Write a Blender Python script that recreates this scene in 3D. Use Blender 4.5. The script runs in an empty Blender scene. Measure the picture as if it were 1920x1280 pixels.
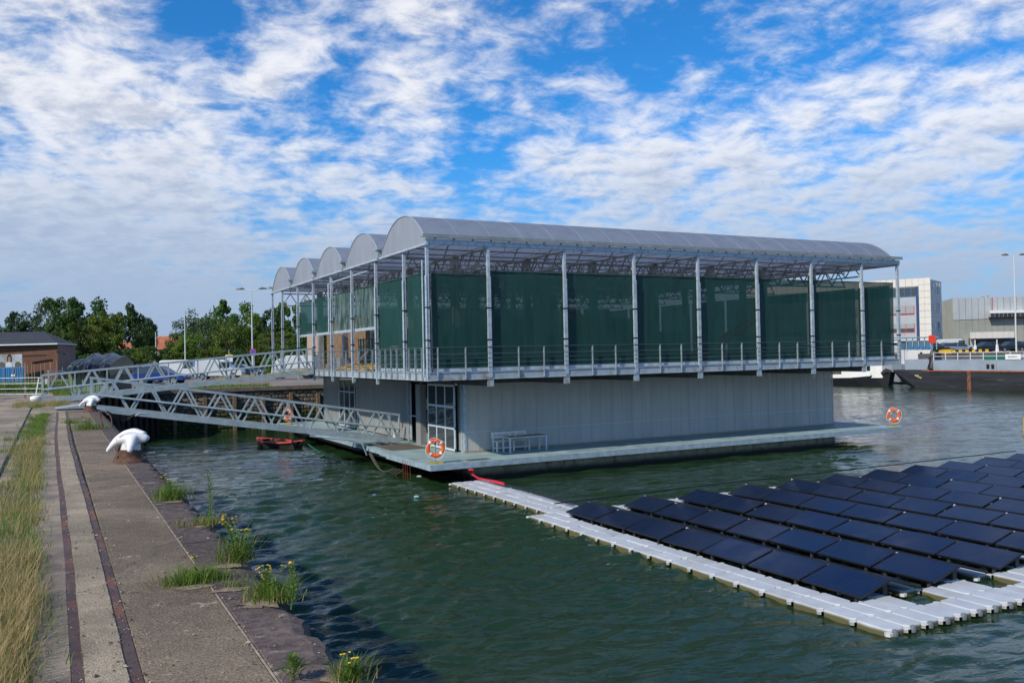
import bpy, bmesh, math, random
import numpy as np
from mathutils import Vector, Matrix
rnd = random.Random(7)
S = bpy.context.scene
COL = S.collection
R = math.radians

# ------------------------------------------------------------------ camera
FPX, EYE = 1645.0, 4.95
def nrm(v): return Vector(v).normalized()
r0 = nrm((.886, -.4637, 0)); f0 = nrm((.4637, .886, 0)); zz = Vector((0, 0, 1))
pit = math.atan(23 / FPX); rol = R(1.135)
fw = f0 * math.cos(pit) + zz * math.sin(pit)
up0 = -f0 * math.sin(pit) + zz * math.cos(pit)
rt = r0 * math.cos(rol) - up0 * math.sin(rol)
up = r0 * math.sin(rol) + up0 * math.cos(rol)
cd = bpy.data.cameras.new('camera'); cam = bpy.data.objects.new('camera', cd); COL.objects.link(cam)
M3 = Matrix((rt, up, -fw)).transposed()
cam.matrix_world = Matrix.Translation((0, 0, EYE)) @ M3.to_4x4()
cd.sensor_width = 36; cd.lens = FPX / 1920 * 36; cd.clip_end = 6000; cd.clip_start = .1
S.camera = cam
# surveyed points: where a line of sight of the photograph meets a level, or a wall line, of the place
def sight(x, y): return fw * FPX + rt * (x - 960) - up * (y - 640)
def G(x, y, h):
    d = sight(x, y); return Vector((0, 0, EYE)) + d * ((h - EYE) / d.z)
def AX(x, y, u):
    d = sight(x, y); return Vector((0, 0, EYE)) + d * (u / d.x)
def AY(x, y, v):
    d = sight(x, y); return Vector((0, 0, EYE)) + d * (v / d.y)
def AD(x, D, z=0):            # image column x at forward distance D
    a = (x - 960) / FPX * D
    p = r0 * a + f0 * D
    return Vector((p.x, p.y, z))
def zat(y, x, D):             # height seen at image row y, forward distance D
    hor = 680 - .0198 * (x - 96)
    return EYE + (hor - y) * D / FPX

# ------------------------------------------------------------------ light
SUN_EL = R(38); sh = Vector((-.94, -.34, 0)).normalized()
sdir = Vector((sh.x * math.cos(SUN_EL), sh.y * math.cos(SUN_EL), math.sin(SUN_EL)))
sl = bpy.data.lights.new('sun', 'SUN'); sl.energy = 3.3; sl.angle = R(1.2); sl.color = (1, .90, .75)
so = bpy.data.objects.new('sun', sl); COL.objects.link(so)
so.rotation_euler = sdir.to_track_quat('Z', 'Y').to_euler(); so.location = (0, 0, 60)
V = S.view_settings; V.view_transform = 'Standard'; V.look = 'None'; V.exposure = .32; V.gamma = 1; V.use_curve_mapping = False

# ------------------------------------------------------------------ node helpers
class NT:
    def __init__(s, t): s.t = t; s.n = t.nodes; s.l = t.links
    def add(s, ty, **k):
        nd = s.n.new(ty)
        for a, b in k.items():
            if a.startswith('i_'): nd.inputs[a[2:].replace('_', ' ')].default_value = b
            else: setattr(nd, a, b)
        return nd
    def link(s, a, b): s.l.new(a, b)
    def math(s, op, a, b=None, c=None, clamp=False):
        nd = s.n.new('ShaderNodeMath'); nd.operation = op; nd.use_clamp = clamp
        for i, v in enumerate((a, b, c)):
            if v is None: continue
            if isinstance(v, (int, float)): nd.inputs[i].default_value = v
            else: s.l.new(v, nd.inputs[i])
        return nd.outputs[0]
    def noise(s, vec, scale, detail=4, rough=.55, dist=0, lac=2.0):
        nd = s.n.new('ShaderNodeTexNoise'); nd.inputs['Scale'].default_value = scale
        nd.inputs['Detail'].default_value = detail; nd.inputs['Roughness'].default_value = rough
        nd.inputs['Distortion'].default_value = dist; nd.inputs['Lacunarity'].default_value = lac
        s.l.new(vec, nd.inputs['Vector']); return nd.outputs['Fac']
    def ramp(s, fac, a, b, lo=0.0, hi=1.0, smooth=True):
        nd = s.n.new('ShaderNodeMapRange'); nd.interpolation_type = 'SMOOTHSTEP' if smooth else 'LINEAR'
        s.l.new(fac, nd.inputs[0])
        for i, v in zip((1, 2, 3, 4), (a, b, lo, hi)): nd.inputs[i].default_value = v
        return nd.outputs[0]
    def mix(s, fac, a, b, mode='MIX'):
        nd = s.n.new('ShaderNodeMix'); nd.data_type = 'RGBA'; nd.blend_type = mode
        if isinstance(fac, (int, float)): nd.inputs[0].default_value = fac
        else: s.l.new(fac, nd.inputs[0])
        for i, v in ((6, a), (7, b)):
            if isinstance(v, (tuple, list)): nd.inputs[i].default_value = (*v[:3], 1)
            else: s.l.new(v, nd.inputs[i])
        return nd.outputs[2]
    def scale(s, vec, sc, off=(0, 0, 0)):
        nd = s.n.new('ShaderNodeMapping'); nd.inputs['Scale'].default_value = sc; nd.inputs['Location'].default_value = off
        s.l.new(vec, nd.inputs['Vector']); return nd.outputs[0]

# ------------------------------------------------------------------ sky
W = bpy.data.worlds.new('World'); S.world = W; W.use_nodes = True
w = NT(W.node_tree); w.n.clear()
out = w.add('ShaderNodeOutputWorld'); bg = w.add('ShaderNodeBackground')
sky = w.add('ShaderNodeTexSky'); sky.sky_type = 'NISHITA'; sky.sun_disc = False
sky.sun_elevation = SUN_EL; sky.sun_rotation = math.atan2(sh.x, sh.y); sky.air_density = 1.0; sky.dust_density = .4; sky.ozone_density = 3.0; sky.altitude = 0
tc = w.add('ShaderNodeTexCoord'); dirv = tc.outputs['Generated']
sep = w.add('ShaderNodeSeparateXYZ'); w.link(dirv, sep.inputs[0])
dz = w.math('ADD', w.math('MAXIMUM', sep.outputs[2], 0.0), .20)
px_ = w.math('DIVIDE', sep.outputs[0], dz); py_ = w.math('DIVIDE', sep.outputs[1], dz)
cmb = w.add('ShaderNodeCombineXYZ'); w.link(px_, cmb.inputs[0]); w.link(py_, cmb.inputs[1])
pv = cmb.outputs[0]
def sdirpx(x, y): return sight(x, y).normalized()
cover = None
# broad banks (+) and clear gaps (-) of the cloud field, by direction
for (x, y, rad, amt) in ((150, 230, .34, .20), (80, 420, .26, .08), (560, 90, .10, .10), (520, 60, .07, .06), (1600, 330, .28, .14), (1200, 400, .24, .12), (1180, 170, .12, .08),
                         (640, 470, .3, .08), (800, 60, .10, .10), (1850, 150, .14, .14), (950, 170, .08, .08), (740, 240, .10, .08),
                         (1300, 80, .12, -.05), (620, 170, .07, -.16), (1560, 110, .12, -.06), (460, 340, .06, -.12), (900, 290, .08, -.10), (1720, 40, .10, -.08),
                         (380, 40, .07, -.20), (500, 240, .04, -.10), (940, 40, .05, -.05), (330, 10, .06, -.12), (850, 330, .09, -.08), (1060, 50, .09, .07), (1300, 240, .06, -.08), (430, 120, .05, -.06)):
    c = sdirpx(x, y)
    vd = w.add('ShaderNodeVectorMath'); vd.operation = 'DISTANCE'; w.link(dirv, vd.inputs[0]); vd.inputs[1].default_value = c
    g = w.ramp(vd.outputs['Value'], 0, rad, amt, 0)
    cover = g if cover is None else w.math('ADD', cover, g)
def field(off):
    o1 = w.noise(w.scale(pv, (1, 1, 1), off), 2.3, 7, .58, .25)
    o2 = w.noise(w.scale(pv, (1, 1, 1), (7 + off[0], 3 + off[1], 0)), 8.5, 7, .62, .3)
    return w.math('ADD', w.math('MULTIPLY', o1, .54), w.math('MULTIPLY', o2, .46))
nn = field((0, 0, 0)); nsh = field((-.035, -.012, 0))
relief = w.math('SUBTRACT', nn, nsh)
nn = w.math('ADD', w.math('ADD', w.math('MULTIPLY', w.math('SUBTRACT', nn, .5), 1.55), .525), cover)
low = w.math('ADD', w.ramp(sep.outputs[2], .02, .26, .16, 0), w.ramp(sep.outputs[2], .42, .62, 0, -.06))
nn = w.math('ADD', nn, low)
dens = w.ramp(nn, .44, .80)
thick = w.ramp(nn, .66, 1.0)
n3 = w.noise(w.scale(pv, (1, 1, 1), (3, 9, 0)), 3.6, 6, .6, .2)
sh3 = w.ramp(w.math('ADD', w.math('ADD', w.math('MULTIPLY', thick, .30), w.math('MULTIPLY', n3, .60)), w.math('MULTIPLY', relief, -2.6)), .19, .74)
ccol = w.mix(sh3, (.80, .79, .80), (.39, .43, .52))
lowf = w.ramp(sep.outputs[2], .0, .30)
ccol = w.mix(lowf, (.38, .45, .58), ccol)
bluecol = w.add('ShaderNodeVectorMath'); bluecol.operation = 'MULTIPLY'; w.link(sky.outputs[0], bluecol.inputs[0]); bluecol.inputs[1].default_value = (.095 * .20, .095 * .80, .095 * 1.30)
dens2 = w.math('MULTIPLY', dens, .88)
skyc = w.mix(dens2, bluecol.outputs[0], ccol)
skyc = w.mix(w.ramp(sep.outputs[2], -.01, .24, .85, 0), skyc, (.27, .36, .51))
bg.inputs['Strength'].default_value = 1.0
w.link(skyc, bg.inputs[0]); w.link(bg.outputs[0], out.inputs[0])

# ------------------------------------------------------------------ materials
MATS = {}
def mat(name, col, rough=.6, metal=0, var=.0, vscale=3.0, col2=None, c2amt=(.5, .7), c2scale=1.5, bump=0, bscale=30, spec=.5, stretch=(1, 1, 1), alpha=None, trans=0, coords='pos', zdark=None, rnd_tint=0, sheen=0):
    if name in MATS: return MATS[name]
    m = bpy.data.materials.new(name); m.use_nodes = True; t = NT(m.node_tree); t.n.clear()
    o = t.add('ShaderNodeOutputMaterial'); b = t.add('ShaderNodeBsdfPrincipled')
    b.inputs['Roughness'].default_value = rough; b.inputs['Metallic'].default_value = metal
    b.inputs['Specular IOR Level'].default_value = spec
    if coords == 'pos': vec = t.add('ShaderNodeNewGeometry').outputs['Position']
    else: vec = t.add('ShaderNodeTexCoord').outputs['Object']
    vec = t.scale(vec, stretch)
    c = None
    base = tuple(col)
    if var:
        n = t.noise(vec, vscale, 5, .6)
        c = t.mix(t.ramp(n, .3, .7), tuple(x * (1 - var) for x in base), tuple(min(1, x * (1 + var)) for x in base))
    if col2:
        n = t.noise(vec, c2scale, 6, .62, .2)
        c = t.mix(t.ramp(n, c2amt[0], c2amt[1]), c if c is not None else base, col2)
    if zdark:
        geo = t.add('ShaderNodeNewGeometry'); sp = t.add('ShaderNodeSeparateXYZ'); t.link(geo.outputs['Position'], sp.inputs[0])
        nz = t.noise(geo.outputs['Position'], 2.2, 5, .6)
        zv = t.math('ADD', sp.outputs[2], t.math('MULTIPLY', nz, -zdark[3]))
        c = t.mix(t.ramp(zv, zdark[0], zdark[1]), zdark[2], c if c is not None else base)
    if rnd_tint:
        oi = t.add('ShaderNodeObjectInfo')
        k = t.ramp(oi.outputs['Random'], 0, 1, 1 - rnd_tint, 1 + rnd_tint, smooth=False)
        vm = t.add('ShaderNodeVectorMath'); vm.operation = 'SCALE'
        if c is None: vm.inputs[0].default_value = base
        else: t.link(c, vm.inputs[0])
        t.link(k, vm.inputs['Scale']); c = vm.outputs[0]
    if c is None: b.inputs['Base Color'].default_value = (*base, 1)
    else: t.link(c, b.inputs['Base Color'])
    if bump:
        n = t.noise(vec, bscale, 5, .65)
        bp = t.add('ShaderNodeBump'); bp.inputs['Strength'].default_value = bump; bp.inputs['Distance'].default_value = .02
        t.link(n, bp.inputs['Height']); t.link(bp.outputs[0], b.inputs['Normal'])
    sh_ = b.outputs[0]
    if trans:
        tl = t.add('ShaderNodeBsdfTranslucent')
        if c is None: tl.inputs[0].default_value = (*base, 1)
        else: t.link(c, tl.inputs[0])
        ms = t.add('ShaderNodeMixShader'); ms.inputs[0].default_value = trans
        t.link(sh_, ms.inputs[1]); t.link(tl.outputs[0], ms.inputs[2]); sh_ = ms.outputs[0]
    if alpha is not None:
        tr = t.add('ShaderNodeBsdfTransparent'); ms = t.add('ShaderNodeMixShader'); ms.inputs[0].default_value = alpha
        t.link(tr.outputs[0], ms.inputs[1]); t.link(sh_, ms.inputs[2]); sh_ = ms.outputs[0]
    t.link(sh_, o.inputs[0]); MATS[name] = m; return m

galv = mat('galvanised_steel', (.36, .42, .46), .42, .35, .22, 6, (.24, .28, .31), (.55, .7), 9)
galvl = mat('galvanised_steel_light', (.46, .53, .58), .42, .25, .2, 5, (.30, .34, .38), (.6, .75), 7)
galvd = mat('galvanised_truss', (.32, .32, .31), .5, .3, .25, 4)
gang = mat('gangway_galvanised', (.38, .46, .48), .45, .15, .16, 3, (.26, .31, .32), (.58, .75), 6)
fascia = mat('deck_edge_beam', (.40, .46, .49), .5, .2, .15, 2, (.30, .22, .14), (.56, .70), 1.9)
deckm = mat('platform_deck_paint', (.28, .38, .38), .6, 0, .16, 1.3, (.19, .26, .27), (.5, .68), .7, bump=.1, bscale=60)
dedge = mat('platform_edge_paint', (.30, .40, .45), .55, .05, .2, 3, (.22, .27, .27), (.6, .75), 4)
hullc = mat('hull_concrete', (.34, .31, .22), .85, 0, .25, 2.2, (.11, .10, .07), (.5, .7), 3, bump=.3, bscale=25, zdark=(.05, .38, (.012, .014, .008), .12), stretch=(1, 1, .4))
white = mat('white_paint', (.78, .77, .72), .5, 0, .06, 6)
whitef = mat('white_aluminium', (.55, .62, .68), .45, 0, .08, 6)
black = mat('black_plastic', (.012, .012, .014), .45)
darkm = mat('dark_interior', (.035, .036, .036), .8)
glassd = mat('dark_glass', (.05, .065, .075), .08, 0, spec=.8)
rust = mat('rust', (.12, .06, .038), .85, .1, .35, 9, (.06, .035, .028), (.45, .65), 14, bump=.5, bscale=50)
redm = mat('red_paint', (.55, .06, .03), .5, 0, .15, 4)
orange = mat('lifebuoy_orange', (.85, .11, .012), .45, 0, .08, 8)
wood = mat('wood', (.34, .19, .09), .6, 0, .3, 14, stretch=(1, 6, 1))
bollw = mat('bollard_white_paint', (.74, .75, .74), .5, 0, .07, 5, (.30, .17, .10), (.62, .66), 11, bump=.35, bscale=35)

def polycarb(name, col, alpha, tl, rough=.3, rib=18, ribdir=0):
    m = bpy.data.materials.new(name); m.use_nodes = True; t = NT(m.node_tree); t.n.clear()
    o = t.add('ShaderNodeOutputMaterial'); pos = t.add('ShaderNodeNewGeometry').outputs['Position']
    b = t.add('ShaderNodeBsdfPrincipled'); b.inputs['Roughness'].default_value = rough
    sp = t.add('ShaderNodeSeparateXYZ'); t.link(pos, sp.inputs[0])
    st = t.math('ADD', sp.outputs[0], sp.outputs[1]) if ribdir == 0 else sp.outputs[ribdir - 1]
    sw = t.math('SINE', t.math('MULTIPLY', st, rib))
    n = t.noise(t.scale(pos, (1.2, 1.2, .25)), 1.5, 6, .6)
    f = t.math('ADD', t.math('MULTIPLY', sw, .045), n)
    c = t.mix(t.ramp(f, .25, .8), tuple(x * .90 for x in col), tuple(min(1, x * 1.08) for x in col))
    t.link(c, b.inputs['Base Color'])
    tr = t.add('ShaderNodeBsdfTranslucent'); t.link(c, tr.inputs[0])
    m1 = t.add('ShaderNodeMixShader'); m1.inputs[0].default_value = tl; t.link(b.outputs[0], m1.inputs[1]); t.link(tr.outputs[0], m1.inputs[2])
    tp = t.add('ShaderNodeBsdfTransparent'); m2 = t.add('ShaderNodeMixShader')
    m2.inputs[0].default_value = alpha; t.link(tp.outputs[0], m2.inputs[1]); t.link(m1.outputs[0], m2.inputs[2])
    t.link(m2.outputs[0], o.inputs[0]); return m
roofm = polycarb('roof_polycarbonate', (.38, .44, .55), .93, .50, .38, 0, 2)
gablem = polycarb('gable_polycarbonate', (.40, .43, .47), .95, .30, .35, 40, 2)
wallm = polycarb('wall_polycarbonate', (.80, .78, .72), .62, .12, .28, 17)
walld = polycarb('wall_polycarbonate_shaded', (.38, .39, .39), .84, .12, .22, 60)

def curtain_mat(name, col, alpha, glare=0):
    m = bpy.data.materials.new(name); m.use_nodes = True; t = NT(m.node_tree); t.n.clear()
    o = t.add('ShaderNodeOutputMaterial'); pos = t.add('ShaderNodeNewGeometry').outputs['Position']
    b = t.add('ShaderNodeBsdfPrincipled'); b.inputs['Roughness'].default_value = .7; b.inputs['Specular IOR Level'].default_value = .25
    n = t.noise(t.scale(pos, (2, 2, .35)), 2.0, 5, .6)
    c = t.mix(t.ramp(n, .3, .7), tuple(x * .85 for x in col), tuple(x * 1.15 for x in col))
    if glare:
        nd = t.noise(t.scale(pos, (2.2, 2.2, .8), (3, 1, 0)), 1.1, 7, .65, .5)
        c = t.mix(t.ramp(nd, .36, .72, 0, glare), c, (.36, .42, .40))  # whitish glare on the mesh, painted into its colour as streaks
    t.link(c, b.inputs['Base Color'])
    tl = t.add('ShaderNodeBsdfTranslucent'); t.link(c, tl.inputs[0])
    m1 = t.add('ShaderNodeMixShader'); m1.inputs[0].default_value = .25; t.link(b.outputs[0], m1.inputs[1]); t.link(tl.outputs[0], m1.inputs[2])
    tp = t.add('ShaderNodeBsdfTransparent'); m2 = t.add('ShaderNodeMixShader'); m2.inputs[0].default_value = alpha
    t.link(tp.outputs[0], m2.inputs[1]); t.link(m1.outputs[0], m2.inputs[2]); t.link(m2.outputs[0], o.inputs[0]); return m
curtm = curtain_mat('green_mesh_curtain', (.016, .074, .064), .90)
curt_glare = curtain_mat('glare_mesh_curtain', (.014, .066, .056), .93, .62)

# ------------------------------------------------------------------ mesh helpers
class MB:
    def __init__(s): s.v = []; s.f = []; s.m = []; s.mi = 0
    def add(s, vs, fs):
        b = len(s.v); s.v += [tuple(v) for v in vs]; s.f += [tuple(b + i for i in f) for f in fs]; s.m += [s.mi] * len(fs); return s
    def box(s, x0, x1, y0, y1, z0, z1):
        return s.add([(x0, y0, z0), (x1, y0, z0), (x1, y1, z0), (x0, y1, z0), (x0, y0, z1), (x1, y0, z1), (x1, y1, z1), (x0, y1, z1)],
                     [(0, 3, 2, 1), (4, 5, 6, 7), (0, 1, 5, 4), (1, 2, 6, 5), (2, 3, 7, 6), (3, 0, 4, 7)])
    def cbox(s, x0, x1, y0, y1, z0, z1, c=.01):      # box with chamfered top edges
        vs = [(x0, y0, z0), (x1, y0, z0), (x1, y1, z0), (x0, y1, z0), (x0, y0, z1 - c), (x1, y0, z1 - c), (x1, y1, z1 - c), (x0, y1, z1 - c),
              (x0 + c, y0 + c, z1), (x1 - c, y0 + c, z1), (x1 - c, y1 - c, z1), (x0 + c, y1 - c, z1)]
        return s.add(vs, [(0, 3, 2, 1), (8, 9, 10, 11)] + [(i, (i + 1) % 4, (i + 1) % 4 + 4, i + 4) for i in range(4)] + [(i + 4, (i + 1) % 4 + 4, (i + 1) % 4 + 8, i + 8) for i in range(4)])
    def bar(s, p, q, wd, ht=None):
        p = Vector(p); q = Vector(q); ht = ht or wd; d = (q - p).normalized()
        a = d.cross(zz); a = Vector((1, 0, 0)) if a.length < 1e-4 else a.normalized()
        b = a.cross(d).normalized(); a = a * wd / 2; b = b * ht / 2
        vs = [p - a - b, p + a - b, p + a + b, p - a + b, q - a - b, q + a - b, q + a + b, q - a + b]
        return s.add(vs, [(0, 1, 2, 3), (7, 6, 5, 4), (0, 4, 5, 1), (1, 5, 6, 2), (2, 6, 7, 3), (3, 7, 4, 0)])
    def tube(s, pts, r, n=8, cap=True):
        pts = [Vector(p) for p in pts]; rs = r if isinstance(r, (list, tuple)) else [r] * len(pts)
        b = len(s.v); ref = None
        for i, p in enumerate(pts):
            d = (pts[min(i + 1, len(pts) - 1)] - pts[max(i - 1, 0)]).normalized()
            if ref is None: ref = d.cross(zz) if abs(d.z) < .95 else d.cross(Vector((1, 0, 0)))
            a = (ref - d * ref.dot(d)).normalized(); ref = a; c = d.cross(a)
            for k in range(n):
                t = 2 * math.pi * k / n; s.v.append(tuple(p + (a * math.cos(t) + c * math.sin(t)) * rs[i]))
        for i in range(len(pts) - 1):
            for k in range(n):
                s.f.append((b + i * n + k, b + i * n + (k + 1) % n, b + (i + 1) * n + (k + 1) % n, b + (i + 1) * n + k)); s.m.append(s.mi)
        if cap:
            s.f.append(tuple(b + k for k in reversed(range(n)))); s.f.append(tuple(b + (len(pts) - 1) * n + k for k in range(n))); s.m += [s.mi] * 2
        return s
    def lathe(s, prof, c=(0, 0, 0), n=16):            # prof: (r, z)
        b = len(s.v)
        for r, z in prof:
            for k in range(n):
                t = 2 * math.pi * k / n; s.v.append((c[0] + r * math.cos(t), c[1] + r * math.sin(t), c[2] + z))
        for i in range(len(prof) - 1):
            for k in range(n):
                s.f.append((b + i * n + k, b + i * n + (k + 1) % n, b + (i + 1) * n + (k + 1) % n, b + (i + 1) * n + k)); s.m.append(s.mi)
        s.f.append(tuple(b + (len(prof) - 1) * n + k for k in range(n))); s.m.append(s.mi)
        return s
    def prism(s, poly, y0, y1):                       # polygon in x,z, extruded along y
        n = len(poly)
        vs = [(x, y0, z) for x, z in poly] + [(x, y1, z) for x, z in poly]
        return s.add(vs, [tuple(range(n)), tuple(reversed(range(n, 2 * n)))] + [((i + 1) % n, i, n + i, n + (i + 1) % n) for i in range(n)])
    def prismz(s, poly, z0, z1):
        n = len(poly); vs = [(x, y, z0) for x, y in poly] + [(x, y, z1) for x, y in poly]
        return s.add(vs, [tuple(reversed(range(n))), tuple(range(n, 2 * n))] + [(i, (i + 1) % n, n + (i + 1) % n, n + i) for i in range(n)])
    def mesh(s, name, mats, smooth=False, fix=True):
        me = bpy.data.meshes.new(name); me.from_pydata(s.v, [], s.f)
        for m in (mats if isinstance(mats, (list, tuple)) else [mats]): me.materials.append(m)
        me.polygons.foreach_set('material_index', s.m)
        if fix:
            bm = bmesh.new(); bm.from_mesh(me); bmesh.ops.recalc_face_normals(bm, faces=bm.faces); bm.to_mesh(me); bm.free()
        if smooth:
            me.polygons.foreach_set('use_smooth', [True] * len(me.polygons))
            try: me.set_sharp_from_angle(angle=R(40))
            except Exception: pass
        me.update(); return me
    def build(s, name, mats, parent=None, smooth=False, **k):
        return link(name, s.mesh(name, mats, smooth), parent, **k)
def link(name, me, parent=None, loc=None, rz=0, sc=None, label=None, kind=None):
    o = bpy.data.objects.new(name, me); COL.objects.link(o)
    if loc is not None: o.location = loc
    if rz: o.rotation_euler[2] = rz
    if sc: o.scale = sc if hasattr(sc, '__len__') else (sc,) * 3
    if parent: o.parent = parent
    if label: o['label'] = label
    if kind: o['kind'] = kind
    return o
def tag(o, label, cat, group=None):
    o['label'] = label; o['category'] = cat
    if group: o['group'] = group
    return o
def thing(name, label, cat, loc=(0, 0, 0), rz=0, group=None, sc=None):
    o = bpy.data.objects.new(name, None); COL.objects.link(o); o.location = loc; o.rotation_euler[2] = rz
    if sc: o.scale = (sc,) * 3
    return tag(o, label, cat, group)
KIDS = {}
def copy_thing(src, loc, rz=0, label=None, sc=None):
    kids = [o for o in bpy.data.objects if o.parent == src]
    gk = {k: [o for o in bpy.data.objects if o.parent == k] for k in kids}
    r = src.copy(); COL.objects.link(r); r.location = loc; r.rotation_euler[2] = rz
    if sc: r.scale = (sc,) * 3 if not hasattr(sc, '__len__') else sc
    if label: r['label'] = label
    for k in kids:
        c = k.copy(); COL.objects.link(c); c.parent = r
        for g in gk[k]:
            d = g.copy(); COL.objects.link(d); d.parent = c
    return r
def struct(o): o['kind'] = 'structure'; return o

QZ = 3.1            # quay level above the water
QX = 1.62           # quay edge
# ------------------------------------------------------------------ water
def make_water():
    yaw = math.atan2(f0.x, f0.y)
    nr, na = 1000, 620
    rr = [3.0]
    while len(rr) < nr: rr.append(rr[-1] * 1.0060)
    rr = np.array(rr); aa = np.linspace(yaw - R(47), yaw + R(52), na)
    Rg, A = np.meshgrid(rr, aa, indexing='ij')
    X = Rg * np.sin(A); Y = Rg * np.cos(A); Z = np.zeros_like(X)
    g = np.random.RandomState(5); dr = Rg * .0060
    gust = np.zeros_like(X)
    for k in range(9):
        th = g.uniform(0, 6.28); L = g.uniform(9, 26)
        gust += np.sin((X * math.cos(th) + Y * math.sin(th)) * 2 * math.pi / L + g.uniform(0, 6.28))
    gust = np.clip(.78 + gust / 9 * 1.25, .16, 1.55)
    gust = gust * np.where(Rg > 30, 1, .72 + .28 * Rg / 30)
    wind = math.atan2(f0.y, f0.x) + .38
    for k in range(120):
        L = .16 * (20 ** g.uniform(0, 1)); th = wind + g.normal(0, .42)
        amp = .0088 * L ** .76 * g.uniform(.5, 1.2)
        if .28 < L < 1.0: amp *= 1.45
        if L > 1.2: amp *= .45
        if L > 2.2: amp *= .55
        wgt = np.exp(-(dr * 2.6 / L) ** 2)
        ph = (X * math.cos(th) + Y * math.sin(th)) * 2 * math.pi / L + g.uniform(0, 6.28)
        sn = np.sin(ph)
        Z += amp * wgt * (sn + .25 * np.cos(2 * ph)) * gust
    me = bpy.data.meshes.new('water')
    co = np.stack([X, Y, Z], -1).reshape(-1, 3)
    i = np.arange(nr - 1)[:, None] * na + np.arange(na - 1)[None, :]
    q = np.stack([i, i + na, i + na + 1, i + 1], -1).reshape(-1, 4)
    me.vertices.add(len(co)); me.vertices.foreach_set('co', co.ravel())
    me.loops.add(q.size); me.loops.foreach_set('vertex_index', q.ravel().astype(np.int32))
    me.polygons.add(len(q)); me.polygons.foreach_set('loop_start', np.arange(0, q.size, 4, dtype=np.int32)); me.polygons.foreach_set('loop_total', np.full(len(q), 4, dtype=np.int32))
    me.update(calc_edges=True); me.polygons.foreach_set('use_smooth', [True] * len(q))
    m = bpy.data.materials.new('harbour_water'); m.use_nodes = True; t = NT(m.node_tree); t.n.clear()
    o = t.add('ShaderNodeOutputMaterial'); b = t.add('ShaderNodeBsdfPrincipled')
    pos = t.add('ShaderNodeNewGeometry').outputs['Position']
    n = t.noise(pos, .12, 3, .5)
    t.link(t.mix(n, (.013, .034, .012), (.016, .040, .016)), b.inputs['Base Color'])
    b.inputs['Roughness'].default_value = .06; b.inputs['IOR'].default_value = 1.33; b.inputs['Specular IOR Level'].default_value = .55
    rot = t.add('ShaderNodeMapping'); rot.inputs['Rotation'].default_value = (0, 0, -(wind)); t.link(pos, rot.inputs['Vector'])
    a = t.noise(t.scale(rot.outputs[0], (1, .38, 1)), 7.5, 5, .60, .25); c = t.noise(t.scale(rot.outputs[0], (1, .45, 1)), 1.7, 4, .55, .3)
    b1 = t.add('ShaderNodeBump'); b1.inputs['Strength'].default_value = .30; b1.inputs['Distance'].default_value = .030; t.link(a, b1.inputs['Height'])
    b2 = t.add('ShaderNodeBump'); b2.inputs['Strength'].default_value = .55; b2.inputs['Distance'].default_value = .15; t.link(c, b2.inputs['Height']); t.link(b1.outputs[0], b2.inputs['Normal'])
    t.link(b2.outputs[0], b.inputs['Normal']); t.link(b.outputs[0], o.inputs[0])
    me.materials.append(m)
    struct(link('water', me))
    bed = MB().box(-1500, 2500, -1500, 3000, -3.0, -.35)
    struct(bed.build('harbour_bed', m))
make_water()

# ------------------------------------------------------------------ quays and ground
conc = mat('quay_concrete', (.31, .25, .18), .9, 0, .28, 1.1, (.15, .12, .10), (.42, .64), .8, bump=.55, bscale=45)
concd = mat('quay_concrete_lane', (.175, .145, .122), .85, 0, .30, 14, (.105, .088, .078), (.42, .62), .9, bump=.6, bscale=60)
def speckle(name, c1, c2, c3, sc, spots=None):
    m = mat(name, c1, .9, 0, .3, sc, c2, (.48, .62), sc * 1.7, bump=.8, bscale=sc * 1.2)
    t = NT(m.node_tree); b = [n for n in t.n if n.type == 'BSDF_PRINCIPLED'][0]
    src = b.inputs['Base Color'].links[0].from_socket
    pos = t.add('ShaderNodeNewGeometry').outputs['Position']
    n = t.noise(pos, spots or 5.5, 8, .72, .4)
    n2 = t.noise(pos, 1.2, 3, .5)
    f = t.ramp(t.math('ADD', n, t.math('MULTIPLY', n2, .25)), .745, .79)
    big = t.ramp(t.noise(pos, .75, 6, .65, .6), .30, .72, .66, 1.22); fine = t.ramp(t.noise(pos, 3.1, 5, .7, .8), .35, .65, .86, 1.10)
    vs_ = t.add('ShaderNodeVectorMath'); vs_.operation = 'SCALE'; t.link(src, vs_.inputs[0]); t.link(t.math('MULTIPLY', big, fine), vs_.inputs['Scale'])
    vo = t.add('ShaderNodeTexVoronoi'); vo.feature = 'DISTANCE_TO_EDGE'; vo.inputs['Scale'].default_value = .42
    wob = t.add('ShaderNodeVectorMath'); wob.operation = 'ADD'; nz = t.add('ShaderNodeTexNoise'); nz.inputs['Scale'].default_value = 3.0; nz.inputs['Detail'].default_value = 4; t.link(pos, nz.inputs['Vector'])
    sc_ = t.add('ShaderNodeVectorMath'); sc_.operation = 'SCALE'; t.link(nz.outputs['Color'], sc_.inputs[0]); sc_.inputs['Scale'].default_value = .5; t.link(pos, wob.inputs[0]); t.link(sc_.outputs[0], wob.inputs[1]); t.link(wob.outputs[0], vo.inputs['Vector'])
    crack = t.ramp(vo.outputs['Distance'], .0, .006, .55, 0)
    t.link(t.mix(f, t.mix(crack, vs_.outputs[0], (.03, .025, .02)), c3), b.inputs['Base Color'])
    return m
pale = speckle('gravel_concrete', (.42, .34, .235), (.19, .155, .11), (.36, .33, .28), 62, 9)
lane = speckle('worn_concrete_lane', (.235, .178, .118), (.130, .098, .068), (.42, .36, .27), 40, 5.5)
basalt = speckle('basalt_coping', (.118, .086, .074), (.070, .053, .047), (.26, .22, .18), 9, 4.0)
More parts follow.
